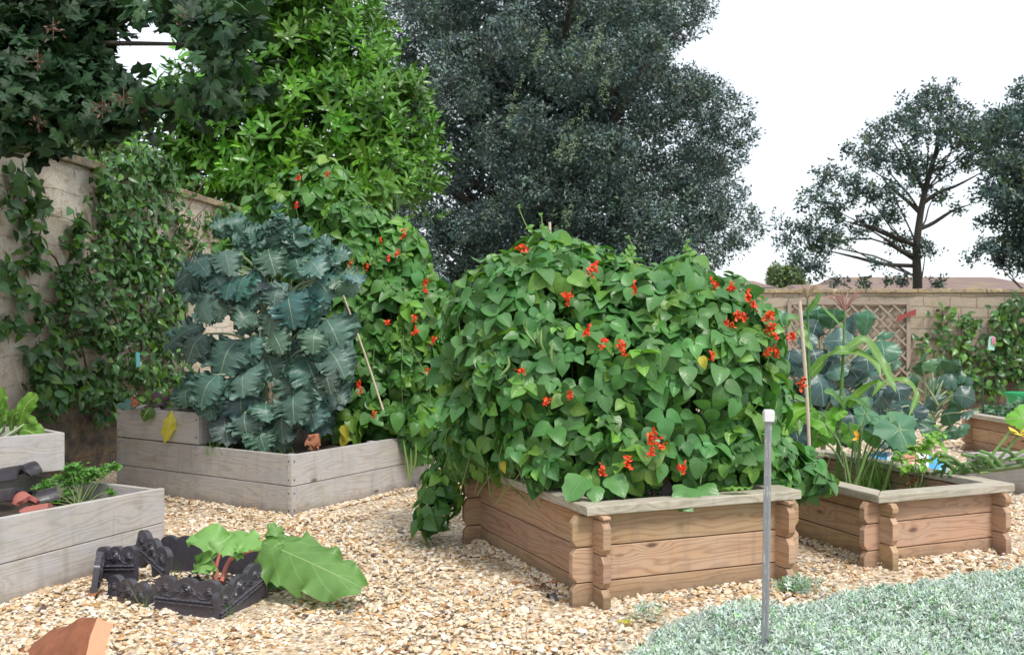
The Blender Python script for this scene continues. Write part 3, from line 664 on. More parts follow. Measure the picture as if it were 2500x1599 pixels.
L = [(60, 60, 7.5, 150, 110), (200, 40, 7.5, 120, 90), (300, 20, 7.8, 90, 60), (60, 200, 7.2, 130, 110), (180, 180, 7.4, 90, 80), (240, 140, 7.6, 35, 50), (60, 300, 7.0, 90, 45), (200, 260, 7.2, 100, 35), (400, 25, 7.4, 80, 30), (470, 60, 7.2, 60, 30), (540, 85, 7.0, 50, 35), (560, 150, 7.0, 45, 50), (560, 215, 6.9, 45, 30), (580, 60, 7.0, 35, 30), (450, 225, 7.1, 70, 28), (380, 235, 7.2, 55, 18), (290, 225, 7.2, 50, 30), (500, 150, 7.0, 20, 14), (590, 30, 7.4, 50, 30), (-60, 120, 7.2, 120, 200), (120, -60, 8, 200, 80), (400, -50, 8, 160, 50), (330, 250, 7.3, 40, 20), (30, 130, 9.5, 190, 150), (150, 100, 10, 150, 110), (100, 250, 9.8, 150, 70)]
cs, rs = blobs_px([b+(.5,) for b in L]); pos, nn = shell(rg, cs, rs, 820, .75, 1.02); mb = MB()
qx = CX+pos[:, 0]/pos[:, 1]*F; qy = CY-(pos[:, 2]-CH)/pos[:, 1]*F; k = ((qx-385)/150)**2+((qy-138)/95)**2 > 1; k &= ~((qx > 330) & (rg.random(len(pos)) < .3)); pos = pos[k]; nn = nn[k]     # pruned: the sky shows through here
for k in range(4):
    m = np.arange(len(pos)) % 4 == k; q = m.sum(); ax = nrm(nn[m]*.3+A3(0, 0, .8)+A3(0, -.8, 0)+rg.normal(0, .3, (q, 3)))
    xr = nrm(np.cross(ax, rg.normal(size=(q, 3)))); scatter(mb, sprig(rg), pos[m], np.stack([xr, np.cross(ax, xr), ax], 2), rg.uniform(.7, 1.15, q), tint(rg, q, .3, .12, .12, (1.5, 1.5, 1.3)))
mb.build('crown', M['sycamore'], t)
mb = MB(); limb(mb, (-7.2, 9, 0), (-6.9, 9, 6), .3, .18, .03, seg=10)
for a, b in (((-7, 9, 2.6), P(330, 260, 7.3)), ((-6.9, 9, 4), P(560, 110, 7.1)), ((-6.9, 9, 4.2), P(470, 40, 7.4)), ((-7, 9, 3.3), P(230, 190, 7.4)), ((-6.9, 9, 5), P(300, -20, 7.8)), ((-7, 9, 2.9), P(560, 215, 7.0))): limb(mb, a, b, .05, .008, .04, n=14)
mb.build('trunk', M['bark'], t)
rg = np.random.default_rng(56); mb = MB(); kk = leaf_t(.035, .014, nl=2, nw=1)
for px, py in ((92, 150), (130, 75), (302, 240), (445, 42), (95, 300), (250, 265)):
    mb = MB(); c = P(px, py, 6.7); n = 26; tube(mb, [c+A3(0, 0, .09), c-A3(0, 0, .07)], .003, 5, cap=False); scatter(mb, kk, c+rg.normal(0, .024, (n, 3)), frames(rg.normal(size=(n, 3)), rg.normal(size=(n, 3))), rg.uniform(.8, 1.4, n)); mb.build('seed_bunch', M['seed'], t)
# ================================================================== RAISED BEDS
def edge_n(a, b, cen):                                # outward unit normal of edge a-b
    u = nrm(np.array(b)-np.array(a)); n = A3(u[1], -u[0]); return n if n@((np.array(a)+np.array(b))/2-cen) > 0 else -n
def soil_part(root, Q, z, rg, inset=.05, debris=350):
    Q = np.array(Q); cen = Q.mean(0); Q = cen+(Q-cen)*(1-inset); mb = MB(); nx = 14
    V = []
    for i in range(nx+1):
        for j in range(nx+1):
            a = Q[0]+(Q[1]-Q[0])*i/nx; b = Q[3]+(Q[2]-Q[3])*i/nx; p = a+(b-a)*j/nx; V.append((p[0], p[1], z+rg.normal(0, .012)))
    m = nx+1; mb.add(V, [[i*m+j, i*m+j+1, (i+1)*m+j+1, (i+1)*m+j] for i in range(nx) for j in range(nx)])
    mb.build('soil', M['soil'], root, smooth=True)
rg = np.random.default_rng(8); RG = np.random.default_rng(12)
def board_side(root, a, b, cen, rows, t=.042, top=None, e0=0, e1=0, mat='grey_wood', gap=.006):
    n = edge_n(a, b, cen); mb = MB()
    for z0, z1 in rows:
        plank(mb, a, b, z0+gap/2, z1-gap/2, t, n, e0, e1, col=RG.uniform(.9, 1.1))
    return mb.build('side_panel', M[mat], root, bevel=.004)
def nails(r, a, b, cen, zs, e=.03):
    n = edge_n(a, b, cen); u = nrm(b-a); L = np.linalg.norm(b-a)
    for s in (e, L-e):
        for z in zs:
            c = A3(*(a+u*s+n*.001), z); mb = MB(); tube(mb, [c, c+A3(*n, 0)*.004], .006, 8); mb.build('nail', M['iron'], r)
M['iron'] = simple('rusty_nail', (.06, .04, .035), .5, metal=.6)
# ---- grey board bed with the kale and the rear beans
r = thing('raised_bed', (*BL[0], 0), 'large silvery grey board bed holding the kale, with a raised tier at its left end', 'raised bed')
cen = np.array(BL).mean(0); a, b, c_, d_ = BL
rows = [(0, .258), (.258, .515)]
board_side(r, d_, a, cen, rows, e1=-.035); board_side(r, a, b, cen, rows); board_side(r, b, c_, cen, rows); board_side(r, c_, d_, cen, rows)
uL = nrm(d_-a); uR = nrm(b-a)
for q in (a+uL*.09+uR*.09, b-uR*.09+uL*.09, a+uR*1.15+uL*.085):
    mb = MB(); qq = [q-uL*.035-uR*.035, q+uL*.035-uR*.035, q+uL*.035+uR*.035, q-uL*.035+uR*.035]
    solid(mb, [(*x, 0) for x in qq], [(*x, .508) for x in qq], (0, 0, 1)); mb.build('corner_post', M['grey_wood'], r, bevel=.004)
sT = .80; e = d_+(-uL)*0; t0 = d_; t1 = d_-uL*sT*1.0
tt = ((A3(*G(499, 1086, .515)[:2])-d_)@(-uL)); t1 = d_-uL*tt; tier = [t1, t1+uR*.85, d_+uR*.85, d_]
tc_ = np.array(tier).mean(0); rw = [(.519, .80)]
board_side(r, tier[3], tier[0], tc_, rw); board_side(r, tier[0], tier[1], tc_, rw, e0=-.043); board_side(r, tier[1], tier[2], tc_, rw, e0=-.043, e1=-.043); board_side(r, tier[2], tier[3], tc_, rw, e1=-.043)
mb = MB(); q = tier[0]+uL*.085+uR*.085; qq = [q-uL*.04-uR*.04, q+uL*.04-uR*.04, q+uL*.04+uR*.04, q-uL*.04+uR*.04]; solid(mb, [(*x, .3) for x in qq], [(*x, .793) for x in qq], (0, 0, 1)); mb.build('corner_post', M['grey_wood'], r, bevel=.004)
nails(r, d_, a, cen, (.06, .2, .31, .46)); nails(r, a, b, cen, (.06, .2, .31, .46)); nails(r, tier[3], tier[0], tc_, (.58, .74))
soil_part(r, BL, .44, rg); soil_part(r, tier, .73, rg, .12)
# ---- grey board bed, nearest left
r = thing('raised_bed', (*BN[1], 0), 'pale grey board bed at the left edge with parsley in its near trough', 'raised bed')
cen = np.array(BN).mean(0); a, b, c_, d_ = BN
def hN(p): return .465+.03*np.linalg.norm(p-BN[1])/1.4
n = edge_n(a, b, cen); mb = MB(); L = np.linalg.norm(b-a)
for f0, f1 in ((0, .487), (.497, 1)):
    za, zb = .53, .458; plank(mb, a, b, (za*f0, zb*f0), (za*f1, zb*f1), .042, n, 0, 0, col=1.08)
mb.build('side_panel', M['grey_wood'], r, bevel=.004)
board_side(r, b, c_, cen, [(0, .225), (.225, .452)], e0=-.044); board_side(r, c_, d_, cen, rows); board_side(r, d_, a, cen, rows, e0=-.044, e1=-.044)
mb = MB(); q = b+uN*.085+nrm(c_-b)*.085; w_ = A3(.035, .035); mb2 = [q+A3(-.035, -.035), q+A3(.035, -.035), q+A3(.035, .035), q+A3(-.035, .035)]
solid(mb, [(*x, 0) for x in mb2], [(*x, .445) for x in mb2], (0, 0, 1)); mb.build('corner_post', M['grey_wood'], r, bevel=.004)
p1 = G(158, 1150, .50)[:2]; p0 = G(0, 1166, .50)[:2]; uT = nrm(p0-p1); vT = A3(uT[1], -uT[0]); vT = vT if vT[1] > 0 else -vT
tierN = [p1+uT*1.6, p1, p1+vT*.75, p1+uT*1.6+vT*.75]; tcN = np.array(tierN).mean(0); rw = [(.504, .785)]
for i, (x, y) in enumerate(((0, 1), (1, 2), (2, 3), (3, 0))): board_side(r, tierN[x], tierN[y], tcN, rw, e0=0 if i == 0 else -.043, e1=0 if i in (0,) else (-.043 if i == 2 else 0))
soil_part(r, BN, .30, rg, .05); soil_part(r, tierN, .72, rg, .12)
# ---- log beds with a flat timber rim
def ring(Q, o):
    Q = [np.array(q) for q in Q]; cen = np.mean(Q, 0); out = []
    for i in range(4):
        n0 = edge_n(Q[i-1], Q[i], cen); n1 = edge_n(Q[i], Q[(i+1) % 4], cen); k = o/(1+n0@n1); out.append(Q[i]+(n0+n1)*k)
    return out
def log_bed(Q, label, zt, zs_a, zs_b, rim_z, rimmat='rim_wood', t=.048, e=.125):
    r = thing('log_raised_bed', (*Q[0], 0), label, 'raised bed', 'raised beds of interlocking timber with flat rims'); cen = np.mean(Q, 0)
    for i in range(4):
        a, b = Q[i], Q[(i+1) % 4]; n = edge_n(a, b, cen); zs = zs_a if i % 2 == 0 else zs_b; mb = MB()
        for z0, z1 in zip(zs[:-1], zs[1:]): plank(mb, a, b, z0+.003, z1-.003, t, n, e, e, ch=min(.035, (z1-z0)*.3), col=RG.uniform(.85, 1.12)*np.array([1, RG.uniform(.96, 1.04), RG.uniform(.92, 1.06)]))
        mb.build('side_panel', M['brown_wood'], r, bevel=.005)
    o = ring(Q, .082); inn = ring(Q, -.062)
    for i in range(4):
        j = (i+1) % 4; U = nrm(A3(*(Q[j]-Q[i]), 0)); s = U[:2]*.0015
        rr = [o[i]+s, o[j]-s, inn[j]-s, inn[i]+s]; mb = MB(); dz = (i % 2)*.003
        solid(mb, [(*p, rim_z-.052+dz) for p in rr], [(*p, rim_z+dz) for p in rr], U, col=RG.uniform(.92, 1.08)); mb.build('rim', M[rimmat], r, bevel=.006)
    return r
r = log_bed(BM, 'brown log bed with a grey mitred rim, smothered by the flowering beans in the centre', .57, [-.06, .13, .327, .505], [-.08, .112, .295, .488, .516], .568)
soil_part(r, BM, .44, rg, .12)
r = log_bed(BR, 'brown log bed with sweetcorn and courgettes, right of the central bean bed', .48, [-.07, .107, .28, .425], [-.04, .155, .335, .425], .478)
soil_part(r, BR, .27, rg, .12)
r = log_bed(BF, 'distant reddish-brown log bed by the right edge, in front of the trained wall shrubs', .48, [-.02, .14, .3, .43], [-.06, .1, .26, .43], .48)
soil_part(r, BF, .40, rg, .12)
r = thing('timber_planter', (*BP[0], 0), 'low pale board frame just behind the right-hand log bed', 'planter'); cen = np.mean(BP, 0)
for i in range(4): board_side(r, BP[i], BP[(i+1) % 4], cen, [(0, .31)], e0=-.043 if i % 2 else 0, e1=-.043 if i % 2 else 0, mat='grey_wood')
soil_part(r, BP, .2, rg, .1)

# ================================================================== SILVER GROUND COVER
rg = np.random.default_rng(77)
poly = [G(1530, 1640)[:2], G(1600, 1560)[:2], G(1650, 1540)[:2], G(1740, 1528)[:2], G(1830, 1515)[:2], G(1930, 1508)[:2], G(2010, 1490)[:2], G(2120, 1475)[:2], G(2220, 1455)[:2], G(2320, 1440)[:2], G(2440, 1425)[:2], G(2700, 1408)[:2], A3(4.5, 3.6), A3(.35, 3.6)]
def silver_shoot(rg, n=10):
    parts = []; lf = leaf_t(.028, .0095, nl=3, nw=1, fold=.25, curl=-.3)
    for i in range(n):
        a = i*2.4; q = i/n; el = .15+1.1*q; d = A3(math.cos(a)*math.cos(el), math.sin(a)*math.cos(el), math.sin(el)); nn = np.cross(A3(-math.sin(a), math.cos(a), 0), d); nn = nn*np.sign(nn[2]+1e-6)
        parts.append((lf, frames(nn[None], d[None])[0]*(1.15-.4*q), A3(0, 0, .045*q)))
    return tmerge(parts)
n = 82000; x = rg.uniform(.3, 4.4, n); y = rg.uniform(3.6, 6.6, n)
m = inpoly(x, y, poly)&(x < y*.72); x = x[m]; y = y[m]; P2 = np.array(poly)
def dist_edge(x, y, poly):
    d = np.full(len(x), 9.)
    for i in range(11):
        a = poly[i]; b = poly[i+1]; ab = b-a; tq = np.clip(((x-a[0])*ab[0]+(y-a[1])*ab[1])/(ab@ab), 0, 1); d = np.minimum(d, np.hypot(x-a[0]-ab[0]*tq, y-a[1]-ab[1]*tq))
    return d
xo = rg.uniform(.3, 4.2, 3000); yo = rg.uniform(4.6, 6.9, 3000); mo_ = (~inpoly(xo, yo, poly)) & (dist_edge(xo, yo, poly) < .14) & (rg.random(3000) < np.exp(-dist_edge(xo, yo, poly)/.045)); x = np.concatenate([xo[mo_], x]); y = np.concatenate([yo[mo_], y])
de = dist_edge(x, y, poly); keep = (rg.random(len(x)) < np.clip(.25+de*4, 0, 1)); keep &= np.arange(len(x)) < 31000; x = x[keep]; y = y[keep]; de = de[keep]
hz = np.minimum(1, de*6+.12)*(.10+.02*np.sin(x*5+y*3)+.018*np.sin(x*13-y*9)+.014*np.sin(x*31+y*17)*np.sin(y*37-x*11)); z = hz*rg.uniform(.25, 1, len(x))**.7
mb = MB()
for k in range(5):
    mm = np.arange(len(x)) % 5 == k; q = mm.sum(); ax = nrm(A3(0, -.2, 1)+rg.normal(0, .45, (q, 3))); xr = nrm(np.cross(ax, rg.normal(size=(q, 3))))
    scatter(mb, silver_shoot(rg, 9), np.stack([x[mm], y[mm], z[mm]], 1), np.stack([xr, np.cross(ax, xr), ax], 2), rg.uniform(.7, 1.3, q), tint(rg, q, .2, .05, .12, (.6, .85, .5)))
o = mb.build('silver_groundcover', M['silver']); tag(o, 'dense mat of silvery blue-green foliage spreading over the bottom right corner', 'ground cover', kind='stuff')
def silver_tuft(px, py, R, n, label, seed):
    rg = np.random.default_rng(seed); g = G(px, py); mb = MB(); p = g+rg.normal(0, 1, (n, 3))*A3(R, R, 0)*.5; p[:, 2] = rg.uniform(.01, R*.6, n)
    ax = nrm(A3(0, 0, 1)+rg.normal(0, .5, (n, 3))); xr = nrm(np.cross(ax, rg.normal(size=(n, 3)))); scatter(mb, silver_shoot(rg, 9), p, np.stack([xr, np.cross(ax, xr), ax], 2), rg.uniform(.6, 1.1, n), tint(rg, n, .15, .05, .4, (.6, .85, .5)))
    tag(mb.build('silver_seedling', M['silver']), label, 'plant', 'stray silver seedlings in the gravel')
silver_tuft(1945, 1450, .12, 130, 'silvery tuft at the foot of the central log bed, right corner', 1)
silver_tuft(1588, 1515, .12, 34, 'sparse grey-green seedling in gravel below the central log bed', 2)

# ================================================================== BEAN PLANTS
def bean_tri(rg, L=.15):
    lf = leaf_t(L, L*.86, heart, nl=5, nw=2, fold=rg.uniform(.1, .5), curl=rg.uniform(-.45, -.05), wave=.02, seed=rg.uniform(0, 6)); parts = []
    for a, o, s in ((0, A3(0, .035, 0), 1.0), (1.35, A3(.012, 0, -.005), .9), (-1.35, A3(-.012, 0, -.005), .9)):
        t_ = rg.uniform(-.35, .35); parts.append((lf, rotm(A3(0, 0, 1), -a)@rotm(A3(0, 1, 0), t_)@rotm(A3(1, 0, 0), rg.uniform(-.5, .3))*s*rg.uniform(.85, 1.1), o))
    return tmerge(parts)
def pod_t(mb, a, L, rg, r=.009):
    p = curve([a, a+A3(rg.normal(0, .012), rg.normal(0, .01), -L*.5), a+A3(rg.normal(0, .03), rg.normal(0, .02), -L)], 9); tube(mb, p, [.003, r, r, r*.9, .002], 7)
def petal_cluster(mb, c, rg, n=6, R=.026):
    pt = leaf_t(.021, .021, lambda t: [.4, .9, 1, .7, .3, .2][min(5, int(t*5+.5))], nl=3, nw=1, fold=.5, curl=.5)
    q = n*3; p = c+rg.normal(0, R*.5, (n, 3))*A3(.8, .6, 1.5); p = np.repeat(p, 3, 0)+rg.normal(0, .004, (q, 3))
    sc = np.repeat(rg.uniform(.75, 1.35, n), 3); cc = np.repeat(np.stack([rg.uniform(.85, 1.15, n), rg.uniform(.5, 2.0, n), rg.uniform(.4, 1.6, n)], 1), 3, 0)
    scatter(mb, pt, p, frames(rg.normal(size=(q, 3)), rg.normal(size=(q, 3))), sc, cc)
def bean_mound(label, base, L, ntri, scale, mat, flowers, seed, canes=(), shoots=(), pods=(), yellow=(), light=.12, cover=None, dens=.42):
    rg = np.random.default_rng(seed); t = thing('runner_beans', base, label, 'bean plants'); cs, rs = blobs_px(L)
    c2 = []; r2 = []                                  # small bulges break up the outline
    for c_, r_ in zip(cs.copy(), rs.copy()):
        for _ in range(3): dr = nrm(rg.normal(size=3)+A3(0, -.3, .35)); c2.append(c_+dr*r_*rg.uniform(.8, .98)); r2.append(np.ones(3)*rg.uniform(.09, .17)*A3(1, 1, rg.uniform(.8, 1.3)))
    k = np.array([q[2] > base[2]+.12 for q in c2]); cs = np.vstack([cs, np.array(c2)[k]]); rs = np.vstack([rs, np.array(r2)[k]])
    tris = [bean_tri(rg) for _ in range(9)]; mb = MB(); pos, nn = shell(rg, cs, rs, ntri, dens, 1.12)
    if cover is not None: k = cover(pos); pos = pos[k]; nn = nn[k]
    for k in range(9):
        m = np.arange(len(pos)) % 9 == k; q = m.sum()
        ny = nn[m]*.9+A3(0, -.12, .42)+rg.normal(0, .34, (q, 3)); td = A3(0, 0, -1)+rg.normal(0, .45, (q, 3))+nn[m]*.25
        scatter(mb, tris[k], pos[m], frames(ny, td), np.clip(np.exp(rg.normal(-.06, .28, q)), .4, 1.32)*scale, tint(rg, q, .17, .09, light, (1.75, 1.4, .85)))
    mb.build('foliage', M[mat], t, smooth=True)
    mb = MB()                                        # stems inside and over the leaves
    for i in range(120):
        k = rg.integers(len(cs)); dr = nrm(rg.normal(size=3)+A3(0, -.4, 0)); e_ = cs[k]+dr*rs[k]*rg.uniform(.95, 1.16); p = curve([A3(e_[0], e_[1]+.15, base[2]), (cs[k]+A3(e_[0], e_[1], base[2]))/2+rg.normal(0, .1, 3), e_], 10)
        tube(mb, p, .0035, 5)
    for (x0, y0), (x1, y1), (x2, y2), d in shoots: tube(mb, curve([P(x0, y0+30, d), P(x1, y1, d), P(x2, y2, d)], 9), [.005, .0035], 5)
    mb.build('stem', M['green_stem'], t)
    if shoots:
        for (x0, y0), (x1, y1), (x2, y2), d in shoots:
            for (x, y), s in (((x1, y1), .34), ((x2, y2), .16), (((x0+x1)/2, (y0+y1)/2), .45)):
                mb = MB(); scatter(mb, tris[3], P(x, y, d)[None], frames(A3(rg.normal(0, .3), -1, .4)[None], A3(rg.normal(0, .4), 0, .3)[None]), [s*scale], np.array([(1.8, 1.5, .9)])); mb.build('young_leaf', M[mat], t, smooth=True)
    for x, y, *s in flowers:
        d = first_hit(cs, rs, x, y, .15); d = d or base[1]; mb = MB(); petal_cluster(mb, P(x, y, d), rg, int(5+(s[0] if s else 0)*1.5)); mb.build('flower_cluster', M['flower'], t)
    for x, y, Lp, *dd in pods:
        d = dd[0] if dd else first_hit(cs, rs, x, y, .06) or base[1]; mb = MB(); pod_t(mb, P(x, y, d), Lp, rg); mb.build('bean_pod', M['green_stem'], t)
    for x, y, s in yellow:
        d = first_hit(cs, rs, x, y, .08) or base[1]; mb = MB(); lf = leaf_t(s, s*.7, heart, nl=5, nw=2, fold=.3, curl=-.3)
        scatter(mb, lf, P(x, y, d)[None], frames(A3(rg.normal(0, .4), -1, .2)[None], A3(rg.normal(0, .5), 0, -1)[None]), [1.], None); mb.build('yellow_leaf', M['yellow'], t, smooth=True)
    return t, cs, rs
LB = [(1340, 655, 6.75, 110, 75, .5), (1290, 715, 6.7, 170, 95, .5), (1420, 690, 6.7, 150, 80, .5), (1190, 760, 6.85, 100, 90, .5), (1540, 715, 6.6, 190, 80, .5), (1400, 800, 6.5, 280, 120, .45), (1690, 760, 6.55, 130, 90, .45), (1810, 850, 6.55, 95, 100, .4), (1620, 850, 6.35, 230, 130, .45), (1250, 880, 6.55, 155, 140, .45), (1430, 940, 6.2, 250, 150, .4), (1680, 960, 6.2, 200, 140, .4), (1175, 1000, 6.7, 100, 115, .4), (1290, 1040, 6.5, 170, 100, .35), (1430, 1090, 6.05, 190, 85, .3), (1600, 1100, 6.05, 180, 85, .3), (1760, 1090, 6.2, 130, 95, .35), (1860, 1110, 6.5, 90, 80, .4), (1855, 960, 6.5, 60, 120, .35), (1130, 900, 6.95, 55, 110, .35), (1940, 1165, 6.6, 45, 40, .2), (1085, 1180, 7.1, 45, 55, .2), (1060, 1250, 7.1, 38, 38, .18), (1200, 1110, 6.85, 80, 45, .25), (1130, 1070, 7.0, 50, 55, .3)]
FB = [(1278, 605, 2), (1441, 656), (1455, 651), (1382, 734), (1388, 725), (1431, 812), (1514, 846, 2), (1523, 863), (1470, 843), (1332, 982), (1394, 960), (1275, 908), (1592, 1074, 3), (1587, 1096, 2), (1609, 1079, 1), (1533, 1121, 3), (1472, 1150, 3), (1665, 1138, 3), (1742, 692, 1), (1781, 709, 2), (1828, 726, 3), (1842, 748), (1798, 768, 3), (1813, 770, 2), (1784, 795), (1876, 770, 3), (1881, 797, 2), (1891, 812, 1), (1935, 821, 3), (1876, 860, 1), (1896, 858, 2), (1740, 865), (1548, 705), (1955, 938, 3)]
LB = [(1480+(b[0]-1480)*.96 if b[1] < 1150 else b[0], b[1]+(12 if b[0] > 1500 and b[1] < 900 else 0))+b[2:] for b in LB]
tB, cB, rB = bean_mound('large central mound of runner beans with scarlet flowers smothering the log bed', (.72, 6.6, .44), LB, 4300, .76, 'bean', FB, 91,
  shoots=[((1345, 600), (1290, 560), (1265, 505), 6.6), ((1340, 600), (1325, 560), (1322, 525), 6.6), ((1540, 640), (1545, 610), (1535, 580), 6.5), ((1690, 640), (1675, 610), (1680, 590), 6.5)],
  pods=[(1312, 800, .16), (1322, 805, .18), (1285, 780, .15), (1350, 830, .15), (1240, 870, .12)], yellow=[(1228, 1125, .08), (1258, 1140, .07), (1712, 870, .08)], light=.22)
rg = np.random.default_rng(4)               # big low leaves over the rim
for px, py, d, s, tx in ((1425, 1165, 5.62, 1.2, -.8), (1490, 1165, 5.68, 1.0, .6), (1450, 1185, 5.6, .8, .1), (1680, 1190, 5.75, 1.15, -.4), (1655, 1215, 5.7, .8, .7), (1715, 1185, 5.8, .9, .6)):
    mb = MB(); lf = leaf_t(.15, .15, heart, nl=6, nw=3, fold=.15, curl=-.25, wave=.03, seed=px); scatter(mb, lf, P(px, py, d)[None], frames(A3(rg.normal(0, .2), -.7, 1)[None], A3(tx, -1, -.4)[None]), [s], np.array([(1.15, 1.15, 1.1)])); mb.build('low_leaf', M['bean'], tB, smooth=True)
LA = [(1000, 650, 9.8, 45, 60, .3), (1035, 780, 9.6, 42, 90, .3), (1030, 880, 9.5, 50, 90, .3), (960, 620, 9.9, 55, 60, .3), (770, 460, 10.2, 80, 45, .4), (700, 510, 10.2, 80, 50, .4), (790, 520, 10.1, 110, 60, .4), (850, 560, 10, 100, 70, .4), (700, 600, 10.2, 80, 80, .4), (880, 650, 9.9, 95, 100, .4), (930, 690, 9.8, 80, 100, .35), (880, 800, 9.7, 110, 120, .4), (970, 790, 9.6, 70, 110, .35), (900, 930, 9.6, 110, 100, .35), (1000, 890, 9.5, 65, 100, .35), (960, 1000, 9.45, 100, 60, .3), (1045, 960, 9.5, 45, 110, .3), (1030, 1060, 9.4, 55, 60, .25), (860, 1030, 9.5, 60, 45, .3), (640, 560, 10.3, 50, 50, .3), (600, 640, 10.3, 60, 80, .3)]
FL = [(985, 570, 1), (927, 586), (968, 618, 1), (949, 630), (855, 647), (895, 652, 1), (1039, 693, 3), (1036, 711, 3), (1011, 777, 2), (1014, 809, 2), (1057, 829, 2), (945, 792), (1043, 904, 1), (1074, 927, 1), (877, 938, 3), (880, 950, 2), (911, 1010, 1), (1077, 1075), (1095, 952), (800, 425), (730, 430), (722, 500)]
tA, cA, rA = bean_mound('tall runner beans climbing behind the kale at the back of the grey board bed', (-1.5, 9.7, .44), LA, 3500, .82, 'bean_far', FL, 92,
  pods=[(985, 1075, .32, 8.95), (1003, 1095, .34, 8.98), (1015, 1080, .3, 9.05), (992, 1110, .25, 8.95)], yellow=[(838, 1038, .13), (845, 1060, .13), (1085, 1015, .1)], light=.25)
# canes
def cane(a, b, r, label, group='garden canes'):
    mb = MB(); p = curve([a, (np.array(a)+b)/2+A3(.01, 0, 0), b], 14); rr = [r*(1.12 if i % 4 == 0 else 1) for i in range(14)]; tube(mb, p, rr, 8); return tag(mb.build('garden_cane', M['cane']), label, 'cane', group)
cane(P(1341, 900, 6.75), P(1342, 543, 6.75), .009, 'bamboo cane tip poking straight out of the top of the central bean mound')
cane(P(1545, 900, 6.5), P(1541, 640, 6.5), .008, 'short cane tip at the top of the central mound, right of its highest point')
cane(P(935, 1000, 9.0), P(838, 722, 9.0), .009, 'brown leaning cane between the kale and the rear beans')
cane(P(792, 600, 10.2), P(795, 418, 10.2), .008, 'cane tip at the very top of the rear beans')
cane(P(1978, 1140, 7.7), P(1952, 735, 7.7), .014, 'tall pale cane standing beside the left sweetcorn stalk')
mb = MB(); tube(mb, curve([G(2400, 1095)*A3(1, 1, 0), P(2399, 920, 12.0)*A3(1, 1, 1)], 6), .011, 7); tag(mb.build('plant_stake', simple('green_plastic', (.03, .11, .06), .4)), 'thin dark green stake standing by the far log bed', 'stake')

# ================================================================== METAL POLE
def galvmat():
    m, t = newmat('weathered_galvanised_steel'); uv = nd(t, 'ShaderNodeUVMap').outputs[0]; n = noise(t, nd(t, 'ShaderNodeMapping', {0: uv, 3: (14, 60, 1)}).outputs[0], 1, 5, .7)
    n2 = noise(t, nd(t, 'ShaderNodeTexCoord').outputs['Object'], 40, 4, .7); c = mix(t, n2, (.22, .23, .25), (.36, .37, .39)); c = mix(t, ramp(t, n, [(.56, 0.), (.62, .85)]), c, (.62, .60, .56)); c = mix(t, ramp(t, n, [(.30, .8), (.36, 0.)]), c, (.12, .08, .06))
    finish(t, c, .5, n, .3, .002, metal=.35); return m
M['galv'] = galvmat()
base = G(1866, 1638); top = P(1876, 1012, base[1])
pr = thing('metal_post', base, 'slim galvanised metal post with a white cap standing in the silver ground cover', 'post')
U = nrm(top-base); X = A3(1, .0, 0); Y = A3(0, 1, 0); w_ = .0165
rr = [(-w_, 0), (-.004, -.006), (.006, -.012), (w_, -.004), (w_, .004), (.006, 0), (-.004, .006), (-w_, .006)]
mb = MB(); solid(mb, [base+X*x+Y*y-UPV*.1 for x, y in rr], [top+X*x*.95+Y*y for x, y in rr], U, off=np.array([0, 0])); mb.build('upright', M['galv'], pr, bevel=.0015)
mb = MB(); cp = top+A3(0, -.002, 0); hw = .024
r1 = [(-hw, -.022), (hw, -.022), (hw, .018), (-hw, .018)]
solid(mb, [cp+A3(x*.9, y*.9, -.032) for x, y in r1], [cp+A3(x, y, .012) for x, y in r1], UPV); solid(mb, [cp+A3(x, y, .0125) for x, y in r1], [cp+A3(x*.75, y*.75, .022) for x, y in r1], UPV)
mb.build('cap', simple('white_plastic_cap', (.72, .7, .72), .4), pr, bevel=.003)
